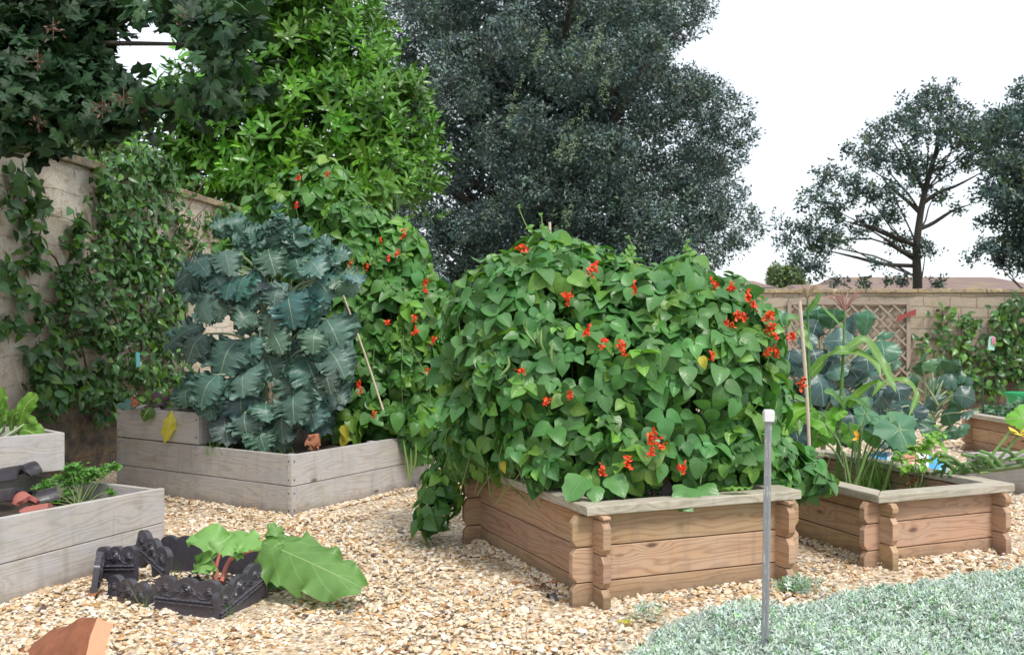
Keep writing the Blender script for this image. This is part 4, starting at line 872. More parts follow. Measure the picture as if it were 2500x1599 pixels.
# ================================================================== CLIMBERS TRAINED ON THE WALLS
def climber(name, label, proj, stems, puffs, n, mat, leafL, seed, base, thick=.18, stemr=.012, sc=(.7, 1.25), light=.15, cat='climber', group=None):
    rg = np.random.default_rng(seed); t = thing(name, base, label, cat, group); mb = MB()
    for st in stems:
        tube(mb, curve([proj(x, y, .05) for x, y in st], 5*len(st)), [stemr, stemr*.4], 6)
    cs = np.array([proj(p[0], p[1], thick*.5) for p in puffs]); dd = cs[:, 1]/F
    rs = np.array([[max(p[2]*d, .03), max(p[2]*d*1.6, .05), p[3]*d] for p, d in zip(puffs, dd)])
    pos, nn = shell(rg, cs, rs, n*3, .95, 1.1); k = rg.random(len(pos)) < 1
    NV = proj(100, 500, 1.0)-proj(100, 500, 0.0); NV = nrm(NV*A3(1, 1, 0)) if abs(NV[1]) > 1e-9 or True else NV
    NV = WN if proj is W else FN
    org = WA if proj is W else FA; h = (pos-org)@NV; pos = pos-NV[None]*h[:, None]+NV[None]*rg.uniform(.03, thick, (len(pos), 1)); pos = pos[:n]; nn = nn[:n]
    lf = [leaf_t(leafL, leafL*.62, lambda t: [.3, .85, 1, .8, .45, .04][min(5, int(t*5+.5))], nl=5, nw=1, fold=rg.uniform(.2, .5), curl=rg.uniform(-.6, -.1)) for _ in range(4)]
    m2 = MB()
    for k in range(4):
        m = np.arange(len(pos)) % 4 == k; q = m.sum()
        scatter(m2, lf[k], pos[m], frames(NV+A3(0, -.2, .45)+rg.normal(0, .6, (q, 3)), A3(0, 0, -.35)+rg.normal(0, .75, (q, 3))+NV*.3), rg.uniform(*sc, q), tint(rg, q, .2, .1, light, (1.7, 1.5, .8)))
    m2.build('foliage', M[mat], t, smooth=True); 
    for i in range(len(cs)):                          # thin side shoots
        c = cs[i]; c2 = c+A3(0, 0, rs[i][2]*.9); tube(mb, curve([c-A3(0, 0, rs[i][2]), c+rg.normal(0, .02, 3), c2], 6), .004, 5)
    mb.build('stem', M['stem_red'], t); return t
climber('trained_pear', 'sparse trained fruit tree with zigzag limbs on the bare left end of the wall', W,
  [[(215, 1010), (170, 870), (110, 760), (0, 650)], [(230, 1000), (200, 850), (150, 690), (90, 620), (75, 540)], [(180, 800), (140, 640), (85, 600), (70, 500)], [(90, 620), (100, 560)], [(185, 630), (190, 560), (188, 520)]],
  [(60, 440, 30, 20), (30, 470, 25, 15), (75, 490, 32, 35), (60, 540, 30, 40), (100, 520, 20, 30), (50, 425, 25, 12), (5, 500, 14, 14), (90, 600, 25, 25), (185, 530, 22, 25), (190, 570, 25, 35), (175, 600, 30, 25), (75, 640, 30, 25), (20, 680, 28, 25), (60, 720, 35, 30), (20, 660, 20, 20), (110, 760, 35, 35), (40, 790, 30, 20), (20, 790, 25, 20), (150, 700, 40, 30), (180, 680, 45, 35), (130, 820, 25, 30), (90, 860, 30, 30), (110, 880, 45, 40), (130, 930, 55, 45), (170, 850, 35, 35), (90, 960, 30, 25), (160, 960, 45, 35), (110, 1000, 20, 20)], 640, 'pear', .125, 61, wallpt(1.0), light=.2)
climber('trained_pear', 'dense dark green climber reaching over the coping in the middle of the left wall', W,
  [[(300, 1020), (330, 900), (290, 800), (250, 700), (240, 500), (260, 420)], [(320, 1010), (345, 850), (340, 700), (330, 560), (350, 430)], [(280, 1000), (270, 930), (290, 840), (360, 700), (420, 600)], [(270, 960), (275, 870), (210, 700)]],
  [(290, 400, 40, 40), (330, 380, 40, 40), (380, 400, 50, 40), (260, 440, 30, 40), (270, 500, 45, 45), (320, 470, 50, 50), (260, 560, 40, 50), (310, 560, 55, 50), (370, 500, 50, 50), (360, 580, 50, 50), (250, 640, 50, 45), (320, 650, 60, 50), (230, 720, 60, 45), (300, 740, 60, 55), (370, 680, 60, 50), (400, 620, 40, 45), (180, 760, 45, 40), (230, 800, 50, 40), (280, 830, 60, 45), (340, 800, 45, 45), (400, 760, 50, 50), (440, 820, 45, 50), (390, 850, 50, 45), (270, 900, 45, 40), (330, 900, 40, 40), (390, 930, 50, 40), (240, 960, 50, 35), (190, 940, 45, 40), (300, 970, 50, 30), (350, 1000, 40, 20), (260, 1010, 40, 20), (440, 920, 40, 50), (395, 440, 50, 35), (245, 440, 18, 14), (255, 480, 22, 22), (450, 700, 40, 50)], 2900, 'pear', .105, 62, wallpt(2.6), thick=.30, light=.15)
climber('trained_pear', 'loose twiggy climber spilling along the coping above the kale on the left wall', W,
  [[(440, 980), (450, 800), (420, 600), (500, 440)], [(450, 800), (470, 620), (560, 500)], [(420, 600), (470, 540), (530, 480)]],
  [(430, 520, 35, 35), (470, 450, 22, 28), (490, 430, 20, 20), (450, 560, 35, 35), (500, 540, 30, 30), (540, 520, 30, 22), (520, 560, 25, 25), (570, 520, 25, 18), (480, 600, 35, 30), (430, 640, 40, 40), (540, 600, 22, 30), (470, 680, 35, 40), (560, 560, 20, 22), (420, 470, 25, 25), (430, 740, 40, 40), (580, 570, 20, 20), (500, 640, 28, 28)], 520, 'pear', .095, 63, wallpt(4.4), thick=.2, light=.3)
climber('wall_shrub', 'trained shrub on the far wall nearest to the trellis, yellowing lower leaves', FW, [[(2330, 960), (2320, 860), (2300, 760)], [(2330, 940), (2390, 830)]],
  [(2300, 770, 35, 22), (2340, 790, 45, 28), (2290, 820, 40, 25), (2350, 840, 45, 28), (2250, 850, 30, 20), (2310, 870, 45, 20), (2380, 870, 40, 40), (2370, 800, 35, 25), (2340, 910, 45, 25), (2390, 930, 40, 35), (2330, 950, 40, 20), (2420, 950, 35, 35), (2370, 770, 20, 14)], 330, 'pear', .14, 64, farpt(8.2), thick=.3, light=.35, group='trained shrubs on the far wall')
climber('wall_shrub', 'dense trained shrub on the far wall at the right edge of the view', FW, [[(2470, 960), (2460, 860), (2440, 760)], [(2480, 940), (2540, 780)]],
  [(2440, 770, 35, 25), (2480, 750, 40, 28), (2500, 790, 40, 30), (2440, 820, 30, 30), (2460, 850, 45, 35), (2500, 860, 40, 40), (2450, 900, 40, 35), (2490, 920, 40, 25), (2540, 820, 50, 60), (2495, 735, 25, 14)], 480, 'pear', .14, 65, farpt(9.6), thick=.3, light=.25, group='trained shrubs on the far wall')
def tagplate(px, py, proj, w, h, col, label, rot=.1):
    c = proj(px, py, .28); U = WU if proj is W else FU; N = WN if proj is W else FN; mb = MB(); a = nrm(U+UPV*rot); b = nrm(UPV-U*rot)
    rr = [c-a*w/2-b*h/2, c+a*w/2-b*h/2, c+a*w/2+b*h*.4, c+a*w*.2+b*h/2, c-a*w*.2+b*h/2, c-a*w/2+b*h*.4]
    solid(mb, rr, [p+N*.006 for p in rr], U); return tag(mb.build('plant_label', simple('label_plastic', col, .35)), label, 'plant label')
tagplate(336, 878, W, .09, .16, (.12, .42, .47), 'turquoise plastic plant label hanging in the dense wall climber')
o = tagplate(2421, 838, FW, .12, .26, (.35, .62, .5), 'pale green and pink plant label hanging in the right-hand shrub on the far wall', -.1)
mb = MB(); c = FW(2425, 832, .30); box(mb, c-A3(.03, .01, .07), c+A3(.03, -.004, .07)); pk = mb.build('printed_panel', simple('pink_print', (.6, .2, .3), .5), o)
mb = MB(); 
for a, b in (((14, 800), (20, 865)), ((20, 865), (12, 862)), ((12, 862), (16, 800)), ((18, 830), (55, 955)), ((16, 820), (42, 875))): tube(mb, [W(*a, .06), W(*b, .06)], .0025, 5)
tag(mb.build('garden_twine', simple('white_twine', (.6, .58, .52), .8)), 'loose white twine hanging on the wall at the far left', 'twine')
# ---- trellis
t = thing('trellis', FW(2070, 960)*A3(1, 1, 0), 'square diamond-lattice wooden trellis fixed to the far wall', 'trellis')
x0, x1 = (FW(1925, 800)-FA)@FU, (FW(2214, 800)-FA)@FU; z1 = FW(2214, 735)[2]; z0 = .25; tp = lambda s, z, o: farpt(s, o, z)
M['trellis'] = woodmat('trellis_timber', (.36, .29, .235), (.25, .19, .15), (.15, .1, .08), grey=.5)
def bar(mb, s0, za, s1, zb, wd, o, th=.02):
    a = tp(s0, za, 0); b = tp(s1, zb, 0); u = nrm(b-a); n = A3(*edge_n((0, 0), (1, 0), (0, 1)), 0); q = np.cross(u, FN); N3 = FN
    rr = [a-q*wd/2, b-q*wd/2, b+q*wd/2, a+q*wd/2]; solid(mb, [p+N3*o for p in rr], [p+N3*(o+th) for p in rr], u)
mb = MB(); W_ = x1-x0; H_ = z1-z0; step = .265
for layer, sg in ((0, 1), (1, -1)):
    for k in range(-12, 14):
        s = x0+k*step if sg > 0 else x0+k*step; pts = []
        for q in np.linspace(0, H_, 400):
            ss = s+q if sg > 0 else s+(H_-q)
            if x0 <= ss <= x1: pts.append((ss, z0+q))
        if len(pts) > 20: bar(mb, pts[0][0], pts[0][1], pts[-1][0], pts[-1][1], .036, .045+.022*layer)
mb.build('lattice', M['trellis'], t)
for args in ((x0, z0, x0, z1), (x1, z0, x1, z1), (x0+.036, z1-.035, x1-.036, z1-.035), (x0+.036, z0+.035, x1-.036, z0+.035)):
    mb = MB(); bar(mb, *args, .07, .04, .055); mb.build('frame', M['trellis'], t)
mb = MB(); c = FW(2212, 770, .14); 
for s in (-1, 1): solid(mb, [c+A3(-.02*s, 0, -.02), c+A3(.17*s, -.02, -.075+.06*s), c+A3(.17*s, -.02, .055+.06*s), c+A3(-.02*s, 0, .03)], [c+A3(-.02*s, -.02, -.02), c+A3(.17*s, -.04, -.075+.06*s), c+A3(.17*s, -.04, .055+.06*s), c+A3(-.02*s, -.02, .03)], (1, 0, 0))
tag(mb.build('ribbon_bow', simple('red_brown_ribbon', (.25, .05, .04), .6)), 'reddish bow tied to the right post of the trellis', 'bow')
# ---- green tub far right
t = P(2500, 960, 14.5); mb = MB(); r1, r2 = .2, .26; sg = 20; zt, zb = P(0, 960, 14.5)[2], .1; ring_ = lambda r, z: [(t[0]+r*math.cos(a), t[1]+r*math.sin(a), z) for a in np.linspace(0, 2*math.pi, sg, endpoint=False)]
for (ra, za), (rb, zb_) in (((.19, zt-.36), (.25, zt-.03)), ((.27, zt-.03), (.27, zt+.01)), ((.22, .0), (.22, zt-.37))): mb.add(ring_(ra, za)+ring_(rb, zb_), [[i, (i+1) % sg, (i+1) % sg+sg, i+sg] for i in range(sg)])
mb.add(ring_(.26, zt), [list(range(sg))]); tag(mb.build('garden_tub', simple('bright_green_plastic', (.02, .35, .12), .35), smooth=False), 'bright green plastic tub at the right edge, in front of the far wall', 'tub')

# ================================================================== KALE
kp = lambda t: [.25, .62, .9, 1, 1, .86, .6, .12][min(7, int(t*7+.5))]
def kpr(t): return float(np.interp(t, [0, .08, .25, .5, .75, .92, 1], [.15, .5, .9, 1, .85, .5, .1]))
r = thing('kale_plant', (*P(640, 1100, 8.75)[:2], .44), 'big blue-green curly kale plant standing over the front of the grey board bed', 'kale'); rg = np.random.default_rng(17)
zk = lambda X, Y, d: P(400+X/2.2, 420+Y/2.2, d)
KL = [(300, 540, 55, 605, 175), (455, 545, 390, 700, 150), (350, 750, 185, 735, 140), (505, 770, 395, 830, 110), (400, 900, 300, 1100, 245), (225, 870, 125, 1030, 150), (285, 1090, 195, 1265, 180), (432, 1050, 425, 1215, 215), (665, 650, 700, 850, 205), (815, 580, 900, 690, 170), (915, 545, 1050, 650, 150), (870, 790, 955, 965, 220), (560, 990, 600, 1125, 155), (685, 1080, 720, 1250, 190), (760, 990, 850, 1235, 210), (700, 1180, 700, 1355, 190), (890, 960, 975, 1110, 185), (420, 1180, 420, 1335, 200), (550, 1240, 560, 1345, 120), (330, 1310, 350, 1470, 140), (505, 1370, 545, 1500, 135), (640, 1240, 640, 1460, 170), (760, 950, 880, 975, 120), (120, 1170, 120, 1265, 110), (240, 540, 330, 640, 120), (330, 420, 360, 560, 130), (560, 420, 600, 560, 150), (700, 440, 740, 580, 160), (180, 700, 250, 820, 120), (820, 850, 800, 980, 130), (780, 1250, 820, 1380, 140), (600, 1330, 650, 1500, 150), (430, 1300, 450, 1430, 150), (860, 1050, 900, 1200, 120), (250, 1200, 260, 1330, 130), (480, 640, 470, 740, 100), (1010, 560, 1060, 600, 90), (540, 560, 500, 640, 110), (770, 480, 850, 560, 130), (160, 480, 240, 560, 110), (400, 560, 330, 690, 130), (600, 740, 560, 880, 130), (580, 860, 640, 980, 120), (740, 720, 790, 850, 140), (470, 880, 480, 1010, 120), (620, 620, 590, 740, 120)]
leaf_n = 0; stemmb = MB()
for i, (bx, by, tx, ty, wd) in enumerate(KL):
    d0 = 8.62+rg.uniform(-.12, .12); a = zk(bx, by, d0); b = zk(tx, ty, d0-rg.uniform(.02, .2)); Ln = np.linalg.norm(b-a); w_ = wd/2.2*8.6/F*rg.uniform(1.2, 1.45)
    mid = (a+b)/2+A3(0, -.09, .07)*Ln*2; up = A3(rg.normal(0, .3), -1, .45); mb = MB()
    ribbon(mb, [a, mid, b], w_, up, kpr, nl=60, nw=10, ruffle=.12, freq=13, arch=.16, lob=.05, rexp=4, frill=.04, seed=i, col=np.array([1, 1, 1])*math.exp(rg.normal(0, .14))*np.array([rg.uniform(.75, 1.35), rg.uniform(.9, 1.15), rg.uniform(.8, 1.15)]))
    mb.build('kale_leaf', M['kale'], r, smooth=True)
    sx = 545 if tx < 600 else 650; root = zk(sx+rg.normal(0, 12), max(560, min(1300, by+rg.uniform(40, 160))), 8.78)
    tube(stemmb, curve([root, (root+a)/2+A3(0, -.03, .05), a], 8), [.013, .009], 6)
for j in range(46):                                    # crinkled young leaves of the crown and the hidden rear
    if j < 20: X, Y = [(600, 320), (680, 345), (560, 390), (440, 360), (650, 420), (760, 420), (830, 440), (870, 490), (700, 490), (780, 500), (480, 450), (520, 410), (380, 350), (620, 370), (720, 450), (590, 460), (840, 520), (560, 500), (430, 420), (660, 540)][j]; d0 = 8.75; wd = rg.uniform(80, 125)
    else: X, Y = rg.uniform(180, 900), rg.uniform(500, 1250); d0 = 9.0+rg.uniform(0, .35); wd = rg.uniform(130, 200)
    a = zk(X, Y, d0); Ln = wd/2.2*d0/F*1.2; dr = nrm(A3((X-600)/300+rg.normal(0, .3), -.3, rg.uniform(.2, 1) if j < 20 else rg.uniform(-1, -.2))); b = a+dr*Ln
    mb = MB(); ribbon(mb, [a, (a+b)/2+A3(0, -.02, .03), b+A3(0, -.03, -.04)], Ln*.95, A3(rg.normal(0, .4), -.8, .5), kpr, nl=40, nw=8, ruffle=.17 if j < 20 else .12, freq=12, lob=.08, rexp=3, frill=.05, seed=100+j, col=np.array([1.15, 1.18, 1.1]) if j < 20 else .9)
    mb.build('kale_leaf', M['kale'], r, smooth=True)
mb = stemmb
tube(mb, curve([A3(*zk(560, 1450, 8.8)[:2], .42), zk(535, 1000, 8.8), zk(530, 700, 8.78), zk(520, 470, 8.8)], 14), [.032, .024, .014], 9)
tube(mb, curve([A3(*zk(640, 1450, 8.85)[:2], .42), zk(645, 1000, 8.84), zk(660, 760, 8.84), zk(690, 520, 8.85)], 14), [.028, .022, .012], 9)
mb.build('stem', M['pale_stem'], r)

# generic brassica made of big ribbon leaves
bpf = lambda t: float(np.interp(t, [0, .12, .35, .6, .85, 1], [.12, .5, .92, 1, .72, .15]))
def brassica(name, label, base, leaves, mapf, d, mat, seed, stems, ruffle=.03, lob=.03, cat='cabbage'):
    r = thing(name, base, label, cat); rg = np.random.default_rng(seed); sm = MB()
    for i, L_ in enumerate(leaves):
        bx, by, tx, ty, wd = L_[:5]; c = L_[5] if len(L_) > 5 else (1, 1, 1); d0 = d+rg.uniform(-.2, .15); a = mapf(bx, by, d0); b = mapf(tx, ty, d0-rg.uniform(0, .15)); Ln = np.linalg.norm(b-a)
        wm = np.linalg.norm(mapf(wd, 0, d0)-mapf(0, 0, d0))*1.55; mb = MB(); up = A3(rg.normal(0, .35), -1, .4)
        ribbon(mb, [a, (a+b)/2+A3(0, -.12, .1)*Ln, b], wm, up, bpf, nl=14, nw=5, ruffle=ruffle, freq=4, arch=.2, lob=lob, seed=seed+i, col=np.array(c)*math.exp(rg.normal(0, .12))); mb.build('leaf', M[mat], r, smooth=True)
        root = A3(base[0]+rg.normal(0, .04), base[1]+rg.normal(0, .04), min(a[2], base[2]+.15+.5*max(0, a[2]-base[2]))); tube(sm, curve([root, (root+a)/2+A3(0, -.03, .05), a], 7), [.014, .008], 6)
    for s in stems: tube(sm, curve(s, 9), [.03, .02], 8)
    sm.build('stem', M['pale_stem'], r); return r
zr = lambda X, Y, d: P(1850+X/3.85, 700+Y/3.85, d)
b0 = P(2010, 1100, 9.6); b0[2] = 0
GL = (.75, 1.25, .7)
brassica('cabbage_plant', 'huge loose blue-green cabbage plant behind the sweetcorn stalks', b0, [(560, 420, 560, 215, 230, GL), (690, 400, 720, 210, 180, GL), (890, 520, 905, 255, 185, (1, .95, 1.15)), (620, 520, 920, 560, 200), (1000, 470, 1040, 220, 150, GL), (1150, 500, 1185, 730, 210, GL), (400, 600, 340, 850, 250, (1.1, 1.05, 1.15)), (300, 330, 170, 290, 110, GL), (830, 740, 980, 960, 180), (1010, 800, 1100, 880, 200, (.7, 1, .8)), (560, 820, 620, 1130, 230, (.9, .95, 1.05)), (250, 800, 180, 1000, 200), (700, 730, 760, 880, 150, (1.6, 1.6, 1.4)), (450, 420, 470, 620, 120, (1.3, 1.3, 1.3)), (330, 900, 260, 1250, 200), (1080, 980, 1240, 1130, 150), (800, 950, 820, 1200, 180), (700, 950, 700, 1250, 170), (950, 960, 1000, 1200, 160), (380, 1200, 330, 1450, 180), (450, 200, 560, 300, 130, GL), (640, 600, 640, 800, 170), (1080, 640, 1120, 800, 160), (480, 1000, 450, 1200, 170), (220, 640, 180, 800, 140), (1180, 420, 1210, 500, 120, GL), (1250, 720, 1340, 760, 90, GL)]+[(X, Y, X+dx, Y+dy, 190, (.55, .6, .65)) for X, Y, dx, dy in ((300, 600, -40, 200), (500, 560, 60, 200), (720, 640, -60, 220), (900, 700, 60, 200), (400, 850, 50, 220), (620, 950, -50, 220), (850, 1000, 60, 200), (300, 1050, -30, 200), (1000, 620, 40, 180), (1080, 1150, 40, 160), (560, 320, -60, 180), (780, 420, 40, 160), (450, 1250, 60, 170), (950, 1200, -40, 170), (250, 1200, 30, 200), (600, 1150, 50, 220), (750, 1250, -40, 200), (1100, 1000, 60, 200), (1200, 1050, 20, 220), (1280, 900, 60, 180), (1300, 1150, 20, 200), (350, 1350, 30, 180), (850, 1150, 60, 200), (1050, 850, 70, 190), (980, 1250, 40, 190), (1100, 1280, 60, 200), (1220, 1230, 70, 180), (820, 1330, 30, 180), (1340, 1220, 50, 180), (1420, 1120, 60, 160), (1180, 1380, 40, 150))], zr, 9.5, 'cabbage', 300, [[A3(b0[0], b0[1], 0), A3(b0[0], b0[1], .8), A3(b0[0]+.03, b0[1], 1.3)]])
z2 = lambda X, Y, d: P(1800+X/2.851, 660+Y/2.851, d)
b0 = P(2270, 1100, 11.0); b0[2] = 0
brassica('sprout_plant', 'brussels sprout plant with small rounded leaves, right of the big cabbage', b0, [(1290, 680, 1310, 570, 60, (1.2, 1.1, 1)), (1290, 740, 1270, 640, 90), (1350, 720, 1340, 620, 90, (1.5, 1.2, 1)), (1410, 740, 1410, 610, 110, (1.5, 1.2, 1)), (1460, 720, 1500, 630, 90, (1.2, 1, 1)), (1480, 700, 1560, 670, 80), (1480, 760, 1600, 740, 70), (1400, 790, 1560, 770, 90, (1, .8, 1.2)), (1540, 790, 1640, 790, 60, (1, .8, 1.2)), (1500, 870, 1660, 910, 110, (1, .75, 1.2)), (1340, 880, 1390, 980, 130, (1.2, .9, 1.4)), (1480, 900, 1560, 980, 130), (1430, 980, 1490, 1080, 110), (1560, 990, 1640, 1010, 90, (.9, .7, 1.1)), (1300, 1000, 1280, 1090, 110), (1350, 1060, 1330, 1180, 110), (1490, 1080, 1520, 1180, 110), (1230, 900, 1180, 1000, 120, (.8, .7, 1)), (1130, 850, 1080, 960, 120, (.8, .7, 1)), (1200, 980, 1170, 1090, 110), (1110, 960, 1060, 1060, 110), (1200, 700, 1200, 660, 60), (1250, 820, 1180, 760, 90), (1420, 860, 1330, 800, 90), (1560, 1070, 1600, 1140, 80), (1400, 1110, 1420, 1190, 100)], z2, 10.9, 'sprout', 400, [[A3(b0[0], b0[1], 0), A3(b0[0], b0[1], .6), A3(b0[0]+.03, b0[1], 1.2)]], .04, .02, 'brussels sprouts')
b0 = P(1075, 1100, 11.4); b0[2] = 0
brassica('cabbage_plant', 'pale blue cabbage leaves showing between the rear beans and the central bean mound', b0, [(1070, 740, 1050, 690, 60), (1085, 730, 1100, 690, 60), (1060, 770, 1035, 750, 55), (1090, 780, 1120, 760, 70), (1080, 830, 1070, 780, 60), (1110, 850, 1130, 800, 70), (1090, 880, 1080, 920, 60), (1060, 900, 1040, 930, 60)], lambda x, y, d: P(x, y, d), 11.3, 'cabbage', 500, [[A3(b0[0], b0[1], 0), A3(b0[0], b0[1], 1.2), A3(b0[0], b0[1], 1.7)]])
# ================================================================== SWEETCORN
cpf = lambda t: float(np.interp(t, [0, .1, .5, .85, 1], [.6, .9, 1, .55, .04]))
def corn(label, stalk, leaves, tassel, tcol, seed):
    base = A3(stalk[0][0], stalk[0][1], .25); r = thing('sweetcorn_plant', base, label, 'sweetcorn', 'sweetcorn plants'); rg = np.random.default_rng(seed)
    mb = MB(); p = curve(stalk, 22); p = np.vstack([[base], p]); tube(mb, p, [.018, .015, .008], 8)
    for q in (4, 9, 14): tube(mb, [p[q]-A3(0, 0, .012), p[q]+A3(0, 0, .012)], .021-.0006*q, 9)
    mb.build('stalk', M['corn'], r, smooth=True)
    for i, (pts, wd, c) in enumerate(leaves):
        mb = MB(); d = stalk[0][1]; sp = [zr(x, y, d-.06*k+rg.uniform(-.05, .05)) for k, (x, y) in enumerate(pts)]
        ribbon(mb, sp, wd*1.3/3.85*d/F, A3(.2, -.7, .8), cpf, nl=24, nw=3, ruffle=.05, freq=5, arch=-.35, seed=seed+i, col=np.array(c)); mb.build('leaf', M['corn'], r, smooth=True)
    mb = MB(); tp = stalk[-1]
    for i in range(17):
        a = rg.uniform(0, 6.28); e = rg.uniform(.2, 1.0); L_ = tassel*rg.uniform(.6, 1); q = tp+A3(math.cos(a)*math.sin(e), math.sin(a)*math.sin(e), math.cos(e))*L_; sp = curve([tp, (tp+q)/2+A3(0, 0, .03), q-A3(0, 0, .02)], 7); tube(mb, sp, [.003, .0055, .002], 4, col=tcol)
    mb.build('tassel', M['tassel'], r)
d = 8.0
corn('left sweetcorn stalk with a buff tassel, next to the pale cane', [zr(490, 1500, d), zr(482, 1000, d), zr(475, 600, d), zr(468, 130, d)], [([(470, 400), (360, 300), (290, 300), (270, 420)], 60, (.8, .95, 1)), ([(475, 240), (540, 150), (600, 50)], 45, (.9, 1, 1.1)), ([(490, 840), (620, 700), (760, 610), (930, 630), (1100, 720), (1160, 860)], 90, (1, 1.05, .8)), ([(480, 1090), (330, 1035), (230, 1020), (90, 1080)], 70, (1, 1, 1.1)), ([(470, 1130), (340, 1180), (250, 1300), (230, 1450)], 110, (1.1, 1.3, .4)), ([(420, 400), (430, 480), (470, 560), (510, 600)], 80, (1.3, 1.2, 1.5)), ([(490, 1100), (400, 1200), (390, 1400)], 80, (1, 1, 1)), ([(500, 1150), (560, 1250), (680, 1330)], 80, (1, 1.1, .8))], .22, (1.15, 1.2, 1.0), 1)
d = 7.9
corn('right sweetcorn stalk with a pinkish tassel, in front of the blue-green cabbage', [zr(755, 1560, d), zr(780, 1100, d), zr(800, 700, d), zr(818, 230, d)], [([(805, 400), (700, 290), (590, 180)], 42, (.9, 1, 1)), ([(830, 600), (1000, 510), (1150, 700), (1240, 880), (1300, 1000)], 85, (1, 1, .9)), ([(850, 1130), (960, 1000), (1090, 920), (1160, 900), (1075, 1030)], 70, (1, 1.1, .5)), ([(1170, 895), (1300, 880), (1400, 900), (1490, 1020), (1410, 1245)], 62, (1.1, 1.1, .9)), ([(795, 1120), (700, 1020), (620, 985)], 100, (.8, .9, 1.1)), ([(780, 1150), (850, 1060), (960, 1090), (1060, 1180)], 60, (.8, .9, 1))], .26, (1.1, .8, .85), 2)
# ================================================================== COURGETTES AND SMALL CROPS IN THE RIGHT BED
def crg(th): return max(.5, 1-.28*abs(math.sin(th*1.75)))*(1+.06*math.sin(th*19))*(1 if abs(th) < 2.6 else .8)
cb = P(2090, 1150, 7.6); cb[2] = .25; r = thing('courgette_plant', cb, 'courgette plant with broad lobed grey-green leaves between the corn stalks and the bed rim', 'courgette'); rg = np.random.default_rng(71); sm = MB()
for X, Y, R, nx, c, d in ((900, 1440, 110, .2, (1.1, 1.4, .4), 7.9), (1080, 1400, 120, .1, (.9, 1.1, .8), 7.75), (640, 1300, 120, .1, (1.2, 1.5, .3), 7.85), (760, 1180, 80, -.2, (1.2, 1.5, .3), 7.85), (480, 1220, 90, -.3, (1.1, 1.45, .35), 7.9), (1330, 1340, 240, .3, (.75, .9, 1.35), 7.55), (1250, 1290, 200, .25, (.95, 1.0, 1.35), 7.7), (1010, 1200, 110, -.3, (.8, .95, 1.4), 7.7), (1330, 1470, 130, .2, (.8, .95, 1.2), 7.6), (1160, 1260, 90, .1, (.9, 1, 1.3), 7.65), (620, 1220, 110, -.2, (1.2, 1.5, .3), 8.1), (860, 1330, 110, .2, (1.2, 1.5, .3), 8.1), (560, 1420, 110, -.4, (1.1, 1.4, .35), 8.0), (1000, 1110, 100, .3, (.9, 1, 1.1), 8), (1100, 1230, 60, .4, (1.2, 1.5, .3), 8), (300, 1290, 90, -.3, (1, 1.3, .5), 8.2), (700, 1400, 90, 0, (1, 1.3, .6), 8.1)):
    c0 = zr(X, Y, d); lf = lobed_t(R/3.85*d/F*1.1, crg, 4, 40, .09, .12, 6); mb = MB(); scatter(mb, lf, c0[None], frames(A3(nx, -1, .55)[None], A3(nx+rg.normal(0, .3), -.3, -.8)[None]), [1.], np.array([c])); mb.build('leaf', M['courgette'], r, smooth=True)
    (R > 95) and tube(sm, curve([cb+A3(rg.normal(0, .05), rg.normal(0, .05), 0), (cb+c0)/2+A3(0, 0, .1), c0], 9), [.009, .006], 7, col=.55)
for x0, y0, x1, y1 in ((800, 1300, 905, 1260), (1010, 1480, 1100, 1260), (800, 1440, 740, 1260)): a = z2(x0, y0, 7.5); a[2] = .27; tube(sm, curve([a, z2(x1, y1, 7.5)], 6), [.014, .010], 7)
sm.build('stem', M['green_stem'], r)
mb = MB(); pt = leaf_t(.09, .05, nl=4, nw=1, fold=.5, curl=.3)
c0 = z2(850, 1160, 7.7); scatter(mb, pt, np.repeat(c0[None], 5, 0), frames(rg.normal(size=(5, 3)), A3(0, 0, 1)+rg.normal(0, .6, (5, 3))), np.ones(5)*.7); mb.build('blossom', simple('orange_blossom', (.8, .42, .03), .5), r, smooth=True)
def tuft(name, label, base, n, h, spread, mat, wd, seed, cat, lean=(0, 0, 0), group=None):
    rg = np.random.default_rng(seed); mb = MB(); lf = leaf_t(1, wd/h, lambda t: 1-.8*t, nl=4, nw=1, fold=.3, curl=-.18); p = np.asarray(base)+rg.normal(0, spread, (n, 3))*A3(1, 1, 0)
    scatter(mb, lf, p, frames(rg.normal(0, 1, (n, 3))*A3(1, 1, .1), A3(0, 0, 1)+np.array(lean)+rg.normal(0, .35, (n, 3))), rg.uniform(.4, 1.1, n)*h, tint(rg, n, .2)); return tag(mb.build(name, M[mat], smooth=True), label, cat, group)
tuft('fennel_plant', 'feathery dark green fennel tuft in the right-hand log bed beside the courgette', [*P(2130, 0, 7.75)[:2], .27], 260, .42, .11, 'grass', .006, 81, 'herb')
tuft('leafy_seedlings', 'pale yellow-green curly seedlings at the foot of the left corn stalk', [*P(2030, 0, 7.9)[:2], .27], 90, .12, .06, 'corn', .014, 82, 'seedlings')
